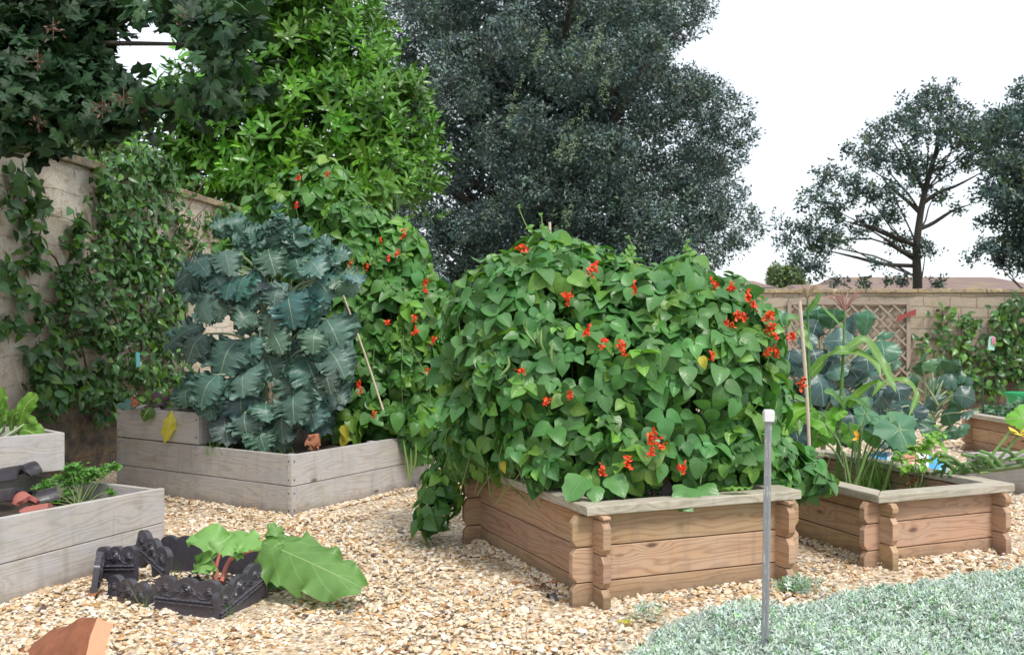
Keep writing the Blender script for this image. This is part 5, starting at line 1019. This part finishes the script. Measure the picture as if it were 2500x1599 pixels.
def bushy(name, label, base, puffs, n, leafL, mat, seed, cat, c=(1, 1, 1), wr=.6):
    rg = np.random.default_rng(seed); t = thing(name, base, label, cat); cs, rs = blobs_px(puffs); pos, nn = shell(rg, cs, rs, n, .9, 1.1); mb = MB()
    for k in range(3):
        lf = leaf_t(leafL, leafL*wr, nl=4, nw=1, fold=.3, curl=-.3*k); m = np.arange(n) % 3 == k; m = m[:len(pos)]; q = m.sum(); scatter(mb, lf, pos[m], frames(A3(0, -.6, 1)+rg.normal(0, .5, (q, 3)), rg.normal(size=(q, 3))+A3(0, -.3, 0)), rg.uniform(.6, 1.2, q), tint(rg, q, .2)*np.array(c))
    mb.build('foliage', M[mat], t, smooth=True); mb = MB()
    for c_ in cs: tube(mb, curve([A3(*base), (np.array(base)+c_)/2+rg.normal(0, .02, 3), c_], 7), [.006, .003], 5)
    mb.build('stem', M['green_stem'], t); return t
bs = [*P(2230, 0, 7.35)[:2], .27]
bushy('potato_plant', 'young leggy light green potato plant by the right rim of the log bed', bs, [(2195, 1120, 7.35, 18, 12), (2235, 1100, 7.35, 22, 14), (2265, 1080, 7.35, 18, 18), (2215, 1140, 7.3, 14, 10), (2290, 1060, 7.4, 14, 20), (2300, 1110, 7.3, 16, 10), (2255, 1130, 7.3, 16, 10)], 120, .07, 'corn', 83, 'potato plant', (1.2, 1.25, .6))
mb = MB(); rg = np.random.default_rng(3); c = np.array(bs); n = 30; scatter(mb, leaf_t(.05, .02, nl=3, nw=1), c+rg.normal(0, .035, (n, 3))*A3(2, 1, 0)+A3(0, 0, 1)*rg.uniform(.02, .2, (n, 1)), frames(rg.normal(size=(n, 3)), rg.normal(size=(n, 3))-A3(0, 0, 1)), rg.uniform(.6, 1.3, n)); tag(mb.build('withered_leaves', M['dead']), 'withered brown leaves at the foot of the young potato plant', 'dead leaves')
# squash stems with cut stalks lying over the far rim of the right bed
r = thing('squash_plant', P(2420, 1165, 7.2), 'sprawling squash with thick dark stems lying over the rim at the right edge', 'squash'); mb = MB(); rg = np.random.default_rng(90)
main = curve([P(2300, 1165, 7.2), P(2360, 1150, 7.15), P(2430, 1145, 7.1), P(2540, 1130, 7.1)], 16); tube(mb, main, .022, 9, col=(.5, .5, .55))
for i in range(26):
    q = main[rg.integers(0, 16)]; e = q+A3(rg.uniform(-.22, .12), rg.uniform(-.12, .1), rg.uniform(-.03, .14)); tube(mb, curve([q, (q+e)/2+A3(0, 0, .03), e], 6), [.015, .011], 7, col=np.array([.6, .8, .8])*rg.uniform(.6, 1.2))
for (x0, y0), (x1, y1) in (((2415, 1120), (2465, 1055)), ((2440, 1120), (2490, 1060)), ((2390, 1155), (2500, 1140)), ((2440, 1130), (2500, 1100))): tube(mb, curve([P(x0, y0, 7.1), P(x1, y1, 7.1)], 5), .011, 7)
mb.build('stem', M['green_stem'], r)
mb = MB(); lf = lobed_t(.13, crg, 3, 32, .08, .15, 6); scatter(mb, lf, P(2500, 1020, 7.2)[None], frames(A3(-.3, -1, .6)[None], A3(-1, 0, .1)[None]), [1.], np.array([(1.2, 1.5, .4)])); mb.build('leaf', M['courgette'], r, smooth=True)
mb = MB(); c0 = P(2490, 1060, 7.1); scatter(mb, pt, np.repeat(c0[None], 6, 0), frames(rg.normal(size=(6, 3)), A3(.3, 0, 1)+rg.normal(0, .35, (6, 3))), np.ones(6)*1.1); mb.build('blossom', simple('yellow_blossom', (.8, .6, .06), .5), r, smooth=True)
bushy('strawberry_plants', 'low green leafy crop along the top of the distant reddish log bed', [6.9, 12.0, .4], [(2440, 1000, 12.2, 30, 12), (2480, 1005, 11.8, 25, 16), (2500, 990, 12.2, 25, 18), (2410, 1003, 12.4, 20, 7)], 300, .08, 'sprout', 84, 'leafy crop', (1.3, 1.2, 1))
# compost bag lying on the gravel behind the right bed
c = P(2200, 1100, 9.3); c[2] = .12; t = thing('compost_bag', (c[0], c[1], 0), 'crumpled blue and white plastic sack with red print lying behind the right-hand log bed', 'sack')
def pillow(mb, c, sx, sy, sz, rot, seed, col=None, nx=22):
    rg = np.random.default_rng(seed); V = []; uv = []
    for s in (1, -1):
        for i in range(nx+1):
            for j in range(nx+1):
                x = i/nx*2-1; y = j/nx*2-1; h = ((1-x**4)*(1-y**4))**.5; z = s*sz*h+.02*math.sin(x*9+y*5+seed)*h+.015*math.sin(y*14-x*6)*h
                X = x*sx*(1-.06*y*y); Y = y*sy*(1-.06*x*x); V.append((c[0]+X*math.cos(rot)-Y*math.sin(rot), c[1]+X*math.sin(rot)+Y*math.cos(rot), max(.012, c[2]+z))); uv.append((x, y))
    m = nx+1; Fq = [[i*m+j, (i+1)*m+j, (i+1)*m+j+1, i*m+j+1] for i in range(nx) for j in range(nx)]; mb.add(V, Fq+[[a+m*m for a in q[::-1]] for q in Fq], uv=uv, col=col)
def bagmat():
    m, t = newmat('printed_plastic_sack'); uv = nd(t, 'ShaderNodeUVMap').outputs[0]; sp = nd(t, 'ShaderNodeSeparateXYZ', {0: uv}); n = noise(t, uv, 2.6, 3)
    c_ = ramp(t, math_(t, 'MULTIPLY_ADD', sp.outputs[0], .5, .5), [(.0, (.05, .3, .65)), (.33, (.05, .3, .65)), (.35, (.75, .75, .78)), (.45, (.7, .28, .22)), (.66, (.72, .45, .4)), (.68, (.8, .8, .82)), (.78, (.06, .33, .7))]); e = [x for x in t.nodes if x.type == 'VALTORGB'][-1]; e.color_ramp.interpolation = 'CONSTANT'
    finish(t, c_, .3, n, .3, .02); return m
mb = MB(); pillow(mb, A3(c[0], c[1], .18), .42, .27, .16, -.35, 4); mb.build('sack_body', bagmat(), t, smooth=True)

# ================================================================== NEAR LEFT BED CONTENTS
chp = lambda t: float(np.interp(t, [0, .25, .5, .8, 1], [.22, .45, .95, .9, .3]))
zn = lambda X, Y, d: P(X/2.2, 400+Y/2.2, d)
bc = A3(*((np.array(tierN[1])+tierN[0])/2*.5+np.array(tierN[1])*.5+vT*.25), .72); r = thing('chard_plant', bc, 'bright green leafy chard spilling over the raised tier at the left edge', 'leaf beet'); rg = np.random.default_rng(5); sm = MB()
for i, (bx, by, tx, ty, wd, cc) in enumerate(((20, 1440, 15, 1200, 90, 1.1), (100, 1430, 200, 1240, 95, 1.05), (60, 1440, 105, 1330, 70, .7), (90, 1440, 240, 1490, 120, .95), (30, 1400, -60, 1280, 110, 1), (0, 1440, 40, 1350, 80, .9), (130, 1400, 200, 1390, 40, .8), (-40, 1450, -80, 1250, 100, 1), (-10, 1430, 20, 1300, 80, .8))):
    d = 7.25; a = zn(bx, by, d); b = zn(tx, ty, d-.1); mb = MB(); ribbon(mb, [a, (a+b)/2+A3(-.02, 0, .04), b], wd/2.2*d/F, A3(rg.normal(0, .3), -1, .4), chp, nl=20, nw=5, ruffle=.07, freq=6, lob=.08, seed=i, col=cc); mb.build('leaf', M['chard'], r, smooth=True); tube(sm, curve([bc+rg.normal(0, .02, 3), a], 4), .009, 6)
sm.build('stem', M['pale_stem'], r)
r = thing('parsley_plant', (*G(190, 1240, .3)[:2], .3), 'bright green curled parsley in the near trough of the left board bed', 'parsley'); rg = np.random.default_rng(6); mb = MB(); sm = MB(); zp = lambda X, Y, d: P(X/2.337, 940+Y/2.337, d)
pl = lobed_t(.017, lambda th: .6+.4*abs(math.sin(th*2.5)), 2, 12, .25, .1); rt = A3(*G(195, 1240, .3)[:2], .3)
for X, Y, R, n in ((420, 460, 30, 45), (400, 490, 35, 55), (480, 500, 55, 80), (550, 510, 45, 60), (620, 475, 40, 55), (660, 460, 20, 25), (350, 530, 40, 50), (280, 570, 40, 55), (230, 585, 30, 35), (380, 560, 50, 60), (460, 540, 50, 60), (210, 640, 25, 35), (330, 660, 25, 30), (640, 600, 25, 25), (400, 620, 35, 40), (220, 680, 20, 20)):
    c0 = zp(X, Y, 6.9); s = R/2.337*6.9/F; p = c0+rg.normal(0, s*.55, (n, 3))*A3(1, 1, .6); scatter(mb, pl, p, frames(A3(0, -.3, 1)+rg.normal(0, .6, (n, 3)), rg.normal(size=(n, 3))), rg.uniform(.7, 1.3, n), tint(rg, n, .2)); tube(sm, curve([rt+rg.normal(0, .02, 3)*A3(1, 1, 0), (rt+c0)/2+A3(0, 0, .02), c0], 7), .0035, 5)
mb.build('foliage', M['parsley'], r, smooth=True); sm.build('stem', M['green_stem'], r)

# ================================================================== VICTORIAN EDGING TILES
M['tile'] = simple('blue_black_glazed_clay', (.058, .053, .066), .33, .4, 25, .08)
M['terracotta'] = simple('rusty_terracotta', (.27, .10, .05), .85, .55, 14, .3); M['fresh_clay'] = simple('freshly_broken_clay', (.66, .29, .17), .8, .12, 40, .12); M['red_clay'] = simple('pinkish_clay', (.36, .12, .10), .7)
TW, TH, TT = .37, .215, .034
def scallop(x): q = (x/TW)*3; f = (q % 1)-.5; return TH-.035+.035*max(0, 1-(2*abs(f))**2.3)**.6
def relief(x, z):
    h = 0.; X = x/TW
    for zc, w_ in ((.098, .008), (.078, .006)):          # roped mouldings
        h += max(0, 1-((z-zc)/w_)**2)*.012*(1+.25*math.sin(x*420))
    if z > .108:
        h += .003*max(0, 1-abs((scallop(x)-z)-.007)/.004)
        for cx_, r_ in ((.5, .034), (.16, .022), (.84, .022)):
            dx = x-cx_*TW; dz = z-.155; rr = math.hypot(dx, dz); a = math.atan2(dz, dx)
            if rr < r_: h += .015*(1-(rr/r_)**2)**.5+.006*math.sin(rr*520+a*(2 if cx_ == .5 else 3))
        for s in (-1, 1):                                 # leafy sprays
            u = (x-TW*.5)*s
            if .03 < u < .17: zc = .125+.018*math.sin(u*45); h += .009*max(0, 1-abs(z-zc)/.007)+.007*max(0, 1-abs(z-zc-.022*abs(math.sin(u*60)))/.008)
    return h
def tile_mesh(mb, notch=False):
    nx, nz = 90, 44; V = []; idx = {}
    for i in range(nx+1):
        x = TW*i/nx; top = scallop(min(x, TW-1e-4)); z0 = 0
        if notch: z0 = max(0, .075*(1-((x-TW*.5)/.075)**2))**1.0 if abs(x-TW*.5) < .075 else 0
        for j in range(nz+1):
            z = z0+(top-z0)*j/nz; V.append((x-TW/2, -relief(x, z), z))
    m = nz+1; N = len(V)
    Fq = [[i*m+j, (i+1)*m+j, (i+1)*m+j+1, i*m+j+1] for i in range(nx) for j in range(nz)]
    for i in range(nx+1): V.append((V[i*m][0], TT, V[i*m][2])); V.append((V[i*m+nz][0], TT, V[i*m+nz][2]))
    for i in range(nx):
        b0, t0_, b1, t1_ = N+2*i, N+2*i+1, N+2*i+2, N+2*i+3
        Fq += [[b1, b0, t0_, t1_], [i*m+nz, (i+1)*m+nz, t1_, t0_], [(i+1)*m, i*m, b0, b1]]
    mb.add(V, Fq); e0 = [j for j in range(nz, -1, -1)]
    mb.F.append(np.array([[0, nz, N+1, N]])+0); mb.UV.append(np.zeros((4, 2))); k = nx*m; mb.F.append(np.array([[k+nz, k, N+2*nx, N+2*nx+1]])); mb.UV.append(np.zeros((4, 2)))
def edging(label, a, b, z=-.03, roll=0, tilt=0, face=1, notch=False, group='rose edging tiles round the rhubarb'):
    a = np.array(a[:2]); b = np.array(b[:2]); mb = MB(); tile_mesh(mb, notch); o = mb.build('edging_tile', M['tile'], smooth=True)
    mo = o.modifiers.new('edges', 'EDGE_SPLIT'); mo.split_angle = math.radians(50)
    c = (a+b)/2; ang = math.atan2(b[1]-a[1], b[0]-a[0])+(0 if face > 0 else math.pi); s = np.linalg.norm(b-a)/TW
    o.location = (c[0], c[1], z); o.rotation_euler = (tilt, roll, ang); o.scale = (min(1.1, max(.8, s)), 1, 1); return tag(o, label, 'edging tile', group)
edging('blue-black rose edging tile at the front centre of the ring', G(374, 1494), G(537, 1512), -.015)
edging('rose edging tile sunk low in the gravel, left of the front centre tile', G(252, 1452), G(372, 1490), -.085)
edging('rose edging tile tilted up at the front right of the ring', G(541, 1510), G(650, 1462), -.02, -.24)
edging('edging tile seen edge-on at the right of the ring, whitish worn end', G(655, 1462), (-1.5, 6.05), 0, 0, -.05)
edging('dark back of an edging tile under the rhubarb leaf', (-1.53, 6.02), (-1.88, 6.14), -.01)
edging('dark back of an edging tile with scallops against the pale gravel, behind the ring', (-1.89, 6.16), (-2.2, 6.2), .03)
edging('upright edging tile with an arched notch leaning against the board bed', P(318, 1400, 6.08), P(398, 1425, 5.76), .07, .22, -.12, notch=True)
edging('rose edging tile at the back left of the ring, in front of the grey boards', P(240, 1400, 5.95), P(325, 1400, 5.85), .02, -.1, -.08)
edging('edging tile seen edge-on at the left end of the ring, leaning outwards', (-2.38, 5.62), (-2.5, 5.95), -.01, 0, .12)
# soil and stones inside the ring
rg = np.random.default_rng(15); cr = A3(-1.88, 5.75, 0); mb = MB(); ns = 20; V = [(cr[0], cr[1], .075)]; 
for k in range(1, 6):
    for j in range(ns): a = 2*math.pi*j/ns; V.append((cr[0]+.46*k/5*math.cos(a), cr[1]+.36*k/5*math.sin(a), .085*(1-(k/5)**3)+rg.normal(0, .004)))
mb.add(V, [[0, 1+j, 1+(j+1) % ns, 1+(j+1) % ns] for j in range(0)] or [[1+j, 1+(j+1) % ns, 1+ns+(j+1) % ns, 1+ns+j] for j in range(ns)])
mb.F.append(np.array([[1+(k-1)*ns+j, 1+(k-1)*ns+(j+1) % ns, 1+k*ns+(j+1) % ns, 1+k*ns+j] for k in range(2, 5) for j in range(ns)])); mb.UV.append(np.zeros((3*ns*4, 2))); mb.F.append(np.array([[0, 1+j, 1+(j+1) % ns, 1+(j+2) % ns] for j in range(0, ns, 2)])); mb.UV.append(np.zeros((ns//2*4, 2)))
o = mb.build('soil_mound', M['soil'], smooth=True); tag(o, 'dark soil inside the ring of edging tiles at the rhubarb foot', 'soil', kind='stuff')
mb = MB(); n = 520; a = rg.uniform(0, 6.28, n); q = rg.uniform(0, 1, n)**.5; stones(mb, cr[0]+.42*q*np.cos(a), cr[1]+.32*q*np.sin(a), .085*(1-q**3)+.006, rg.uniform(.006, .014, n), rg); tag(mb.build('gravel_in_ring', M['stone']), 'scattered flint chips on the soil inside the tile ring', 'gravel', kind='stuff')
# rhubarb
z3 = lambda X, Y, d: P(200+X/2.373, 950+Y/2.373, d)
r = thing('rhubarb_plant', z3(770, 1120, 5.5), 'rhubarb with pink stalks, one huge leaf flopping out of the tile ring', 'rhubarb'); sm = MB(); rg = np.random.default_rng(19)
rt = z3(770, 1125, 5.5); j1 = z3(800, 950, 5.5)
for pts, rd in (([rt, z3(775, 1040, 5.5), j1], (.014, .008)), ([rt, z3(785, 1060, 5.52), z3(760, 1000, 5.5)], (.011, .006)), ([rt+A3(.02, .05, 0), z3(880, 960, 5.7), z3(1050, 905, 5.8)], (.012, .009)), ([rt+A3(.03, .03, 0), z3(850, 1000, 5.65), z3(1000, 930, 5.7)], (.011, .008))): tube(sm, curve(pts, 10), rd, 8)
sm.build('stalk', simple('pink_stalk', (.62, .19, .15), .4, .2, 12), r)
rp = lambda t: float(np.interp(t, [0, .06, .2, .45, .75, .93, 1], [.35, .75, 1, .97, .8, .5, .12]))
for i, (pts, wd, up, rf, cc) in enumerate((
    ([z3(1045, 885, 5.75), z3(1200, 950, 5.6), z3(1400, 1040, 5.42), z3(1625, 1150, 5.32)], .37, A3(-.05, -.75, .9), .07, .82),
    ([j1, z3(740, 880, 5.5), z3(655, 905, 5.4)], .24, A3(0, -.8, .7), .09, 1.1),
    ([j1, z3(900, 870, 5.55), z3(1040, 900, 5.5)], .20, A3(0, -.6, .9), .09, 1.2),
    ([z3(760, 1000, 5.5), z3(710, 1010, 5.45), z3(680, 1060, 5.4)], .16, A3(-.3, -.8, .6), .08, 1.15),
    ([z3(1080, 900, 5.75), z3(1130, 850, 5.75), z3(1095, 775, 5.8)], .12, A3(.5, -.8, .2), .08, .9),
    ([z3(1050, 890, 5.75), z3(1080, 960, 5.65), z3(1120, 1010, 5.6)], .20, A3(-.4, -.8, .4), .08, 1.0),
    ([z3(1060, 1000, 5.95), z3(1120, 1090, 5.85), z3(1180, 1150, 5.8)], .2, A3(0, -.3, 1), .08, .7))):
    mb = MB(); ribbon(mb, pts, wd, up, rp, nl=44, nw=12, ruffle=rf*1.3, freq=7, arch=.36, lob=.035, rexp=3, frill=.015, seed=40+i, col=cc)
    mb.V[-1][:, 2] = np.maximum(mb.V[-1][:, 2], .014); mb.build('leaf', M['rhubarb'], r, smooth=True)
# grass sprigs
def sprig_grass(px, py, h, n, label, z=0.0, d=None, seed=1):
    b = G(px, py, z); tuft('grass_tuft', label, b, n, h, .018, 'grass', .004, seed, 'grass', group='stray grass in and around the tile ring')
sprig_grass(553, 1505, .13, 14, 'grass tuft at the gap between the front centre and front right tiles', seed=2)
sprig_grass(545, 1500, .20, 5, 'long grass blades rising beside the pink rhubarb stalks', seed=3)
sprig_grass(352, 1490, .17, 6, 'thin grass blades in front of the low sunk tile', seed=4)
sprig_grass(428, 1420, .16, 9, 'grass blades growing on the soil inside the tile ring', .08, seed=5)
sprig_grass(610, 1430, .15, 7, 'grass blades leaning on the tilted front right tile', .05, seed=6)
b = A3(*P(530, 0, 8.55)[:2], .45); tuft('grass_tuft', 'fresh grass tuft on the soil beside the raised tier of the kale bed', b, 60, .13, .05, 'grass', .006, 9, 'grass')
b = A3(*P(700, 0, 8.35)[:2], .45); tuft('grass_tuft', 'small grass tuft inside the front corner of the kale bed', b, 20, .10, .06, 'grass', .006, 10, 'grass')
# terracotta ridge piece, bottom left (arc_shell also makes the shards)
def arc_shell(mb, mb2, p0, p1, r, th, col=None, a0=-.1, a1=math.pi+.1, n=22, m=10, jag=.0, seed=0):
    ax = nrm(p1-p0); sd = nrm(np.cross(ax, UPV)); up = np.cross(sd, ax); V = []
    for rr in (r, r-th):
        for k in range(m+1):
            for j in range(n+1):
                a = a0+(a1-a0)*j/n; V.append(p0+(p1-p0)*(k/m+(jag*math.sin(a*5+1) if k == 0 else 0))+(sd*math.cos(a)+up*math.sin(a))*rr*(1+.012*math.sin(a*3+k)))
    q = n+1; h = q*(m+1); Fo = [[k*q+j, k*q+j+1, (k+1)*q+j+1, (k+1)*q+j] for k in range(m) for j in range(n)]
    Fi = [[a+h for a in f[::-1]] for f in Fo]; En = [[m*q+j, m*q+j+1, m*q+j+1+h, m*q+j+h] for j in range(n)]; mb.add(V, Fo+Fi+En, uv=np.zeros((len(V), 2)))
    e = V[:n+1]+V[h:h+n+1]; mb2.add(e, [[j+1, j, j+n+1, j+n+2] for j in range(n)], uv=np.zeros((len(e), 2)))
t = thing('ridge_tile', G(150, 1640), 'broken wedge of rusty curved terracotta lying in the bottom left corner', 'tile')
rg = np.random.default_rng(2); nu, nv = 26, 14; u_ = nrm(A3(.80, -.60, 0)); nf = nrm(A3(-.55, -.62, .62)); pk = P(236, 1506, 4.42); V = []; V2 = []
for i in range(nu+1):
    s_ = i/nu; run = -(1-s_)*.72; top_ = pk+u_*run+A3(0, 0, -.30*(1-s_)**1.3)+A3(0, 0, .006*math.sin(s_*17)); bot = pk+u_*(run*.9-.0)+A3(-.02+.10*s_, -.20, 0); bot[2] = -.10
    for j in range(nv+1):
        v_ = j/nv; p = bot+(top_-bot)*v_+nf*.055*math.sin(math.pi*min(1, v_*.9+.1))+rg.normal(0, .0012, 3); V.append(p); V2.append(p-nf*.05+A3(.035, .0, -.004))
m_ = nv+1; H = len(V); fr = [[i*m_+j, (i+1)*m_+j, (i+1)*m_+j+1, i*m_+j+1] for i in range(nu) for j in range(nv)]
mb = MB(); mb.add(V+V2, fr+[[a_+H for a_ in f[::-1]] for f in fr]); mb.build('curved_face', M['terracotta'], t, smooth=True)
mb = MB(); tp_ = [V[i*m_+nv] for i in range(nu+1)]; tb = [V2[i*m_+nv] for i in range(nu+1)]; rt_ = V[nu*m_:nu*m_+m_]; rb = V2[nu*m_:nu*m_+m_]
mb.add(tp_+tb, [[i, i+1, nu+2+i, nu+1+i] for i in range(nu)]); mb.add(rt_+rb, [[j+1, j, m_+j, m_+j+1] for j in range(nv)]); mb.build('broken_edge', M['fresh_clay'], t, smooth=False)
# broken pieces in the near left bed
for i, (px, py, d, r_, an, lab, mt) in enumerate(((25, 1165, 6.7, .10, .3, 'dark rounded edging-tile shard standing under the tier at the left edge', 'tile'), (75, 1150, 6.95, .09, 1.2, 'dark round shard at the back of the near left trough', 'tile'), (20, 1215, 6.3, .09, -.3, 'blue-black tile shard lying lowest at the left edge of the trough', 'tile'), (118, 1215, 6.55, .09, .8, 'dark scalloped shard just behind the parsley', 'tile'), (55, 1225, 6.3, .085, 2.2, 'reddish-pink clay shard among the dark ones in the trough', 'red_clay'), (92, 1240, 6.25, .05, .2, 'small pink clay chip at the front board of the trough', 'red_clay'))):
    c0 = P(px, py, d); c0[2] = max(c0[2], .33); mb = MB(); mb2 = MB(); ax = A3(math.cos(an), math.sin(an)*.5, .15)*.16; arc_shell(mb, mb2, c0-ax/2-UPV*.03, c0+ax/2-UPV*.03, r_, .028, n=14, m=5, a0=.2, a1=2.7, jag=.1, seed=i); k = MB(); k.V = mb.V+mb2.V; k.UV = mb.UV+mb2.UV; k.C = [c_*np.array([.6, .6, .6, 1]) if mt == 'tile' else c_ for c_ in mb.C+mb2.C]; k.F = [mb.F[0]]+[mb2.F[0]+mb.n]; k.n = mb.n+mb2.n
    tag(k.build('tile_shard', M[mt], smooth=False), lab, 'shard', 'broken tile pieces in the left bed')
# small foliage on the raised tier of the kale bed
zt_ = lambda X, Y, d: P(200+X/2.373, 950+Y/2.373, d)
def loose_leaf(name, label, pts, wd, mat, seed, col=1., cat='leaf', up=(0, -1, .4), ruf=.1, mp=zt_, group=None):
    mb = MB(); ribbon(mb, [mp(*p) for p in pts], wd, A3(*up), bpf, nl=16, nw=4, ruffle=ruf, freq=5, arch=.25, lob=.12, seed=seed, col=col); return tag(mb.build(name, M[mat], smooth=True), label, cat, group)
loose_leaf('drooping_leaf', 'limp yellow leaf hanging over the front of the raised tier', [(520, 122, 8.85), (505, 200, 8.78), (475, 310, 8.8)], .125, 'yellow', 1, cat='leaf')
loose_leaf('drooping_leaf', 'dull green leaf drooping over the tier, left of the yellow one', [(400, 105, 9.0), (375, 130, 8.92), (350, 180, 8.95)], .15, 'chard', 2, .45)
loose_leaf('drooping_leaf', 'grey-green leaf lying on the left corner of the tier', [(330, 80, 9.1), (280, 85, 9.05), (200, 100, 9.05)], .11, 'cabbage', 3, 1.5)
loose_leaf('dead_leaf', 'orange-brown withered leaf on the left corner of the raised tier', [(290, 95, 9.05), (300, 75, 9.0), (310, 60, 9.0)], .10, 'dead', 4, 2.2, ruf=.3)
r = thing('red_cabbage', zt_(440, 110, 9.2), 'low purple-leaved cabbage seedlings on the raised tier at the foot of the climber', 'cabbage')
rg = np.random.default_rng(23)
for i in range(16):
    X, Y = rg.uniform(330, 600), rg.uniform(20, 110); mb = MB(); a = zt_(X, Y+20, 9.15); L_ = rg.uniform(.08, .15); dr = nrm(A3(rg.normal(0, 1), -.4, rg.uniform(0, 1.2)))*L_; ribbon(mb, [a, a+dr*.5+A3(0, 0, .02), a+dr], L_*.8, A3(rg.normal(0, .4), -.7, .8), bpf, nl=8, nw=3, ruffle=.1, lob=.1, seed=i, col=rg.uniform(.7, 1.4)); mb.build('leaf', M['purple' if i % 2 else 'chard'], r, smooth=True)
loose_leaf('dead_leaf', 'curled brown dead leaf heap on the front corner of the kale bed', [(1320, 350, 8.25), (1330, 310, 8.25), (1380, 290, 8.3)], .10, 'dead', 6, 1.2, ruf=.35)
loose_leaf('dead_leaf', 'pale brown dead stem leaf beside the curled dead heap on the kale bed', [(1290, 330, 8.3), (1345, 270, 8.3), (1370, 350, 8.25)], .07, 'dead', 7, 1.7, ruf=.35)
idp = lambda x, y, d: P(x, y, d)
def on_ground(name, label, px, py, w_, L_, mat, seed, col=1., cat='leaf', ang=.3, h=.035, ruf=.25):
    g = G(px, py); d_ = A3(math.cos(ang), math.sin(ang), 0)*L_/2; mb = MB(); ribbon(mb, [g-d_+UPV*.025, g+UPV*h, g+d_+UPV*.03], w_, UPV, bpf, nl=10, nw=3, ruffle=ruf, lob=.15, seed=seed, col=col); return tag(mb.build(name, M[mat], smooth=True), label, cat)
on_ground('dead_leaf', 'russet dead leaf on the gravel just left of the tile ring', 225, 1462, .07, .12, 'dead', 1, 1.4, ang=.6)
on_ground('clay_shard', 'flat orange clay shard by the front corner of the central log bed', 1352, 1432, .05, .11, 'dead', 2, 2.2, 'shard', -.3, .03, .05)
on_ground('dead_leaf', 'dark brown debris beside the clay shard at the central log bed', 1310, 1443, .05, .12, 'dead', 3, .5, ang=.1)
on_ground('dead_leaf', 'blackish curled scrap on the gravel in front of the central log bed', 1348, 1475, .05, .11, 'tile', 4, .5, ang=-.9, h=.06)
on_ground('yellow_leaf', 'small yellow leaf lying on the gravel near the silver plants', 1525, 1530, .05, .07, 'yellow', 5, 1., ang=.1)
on_ground('dead_leaf', 'reddish stone-like leaf on the gravel between the rhubarb and the bean bed', 852, 1310, .035, .05, 'dead', 6, .8, ang=.1)
on_ground('bean_leaf_fallen', 'pale green fallen leaf lying flat on the rim of the central log bed', 1800, 1204, .06, .2, 'corn', 7, 1.4, ang=.1).location = (0, 0, 0)
o = bpy.data.objects['bean_leaf_fallen']; g0 = G(1800, 1204); g1 = G(1800, 1204, .575); o.location = tuple(g1-g0)
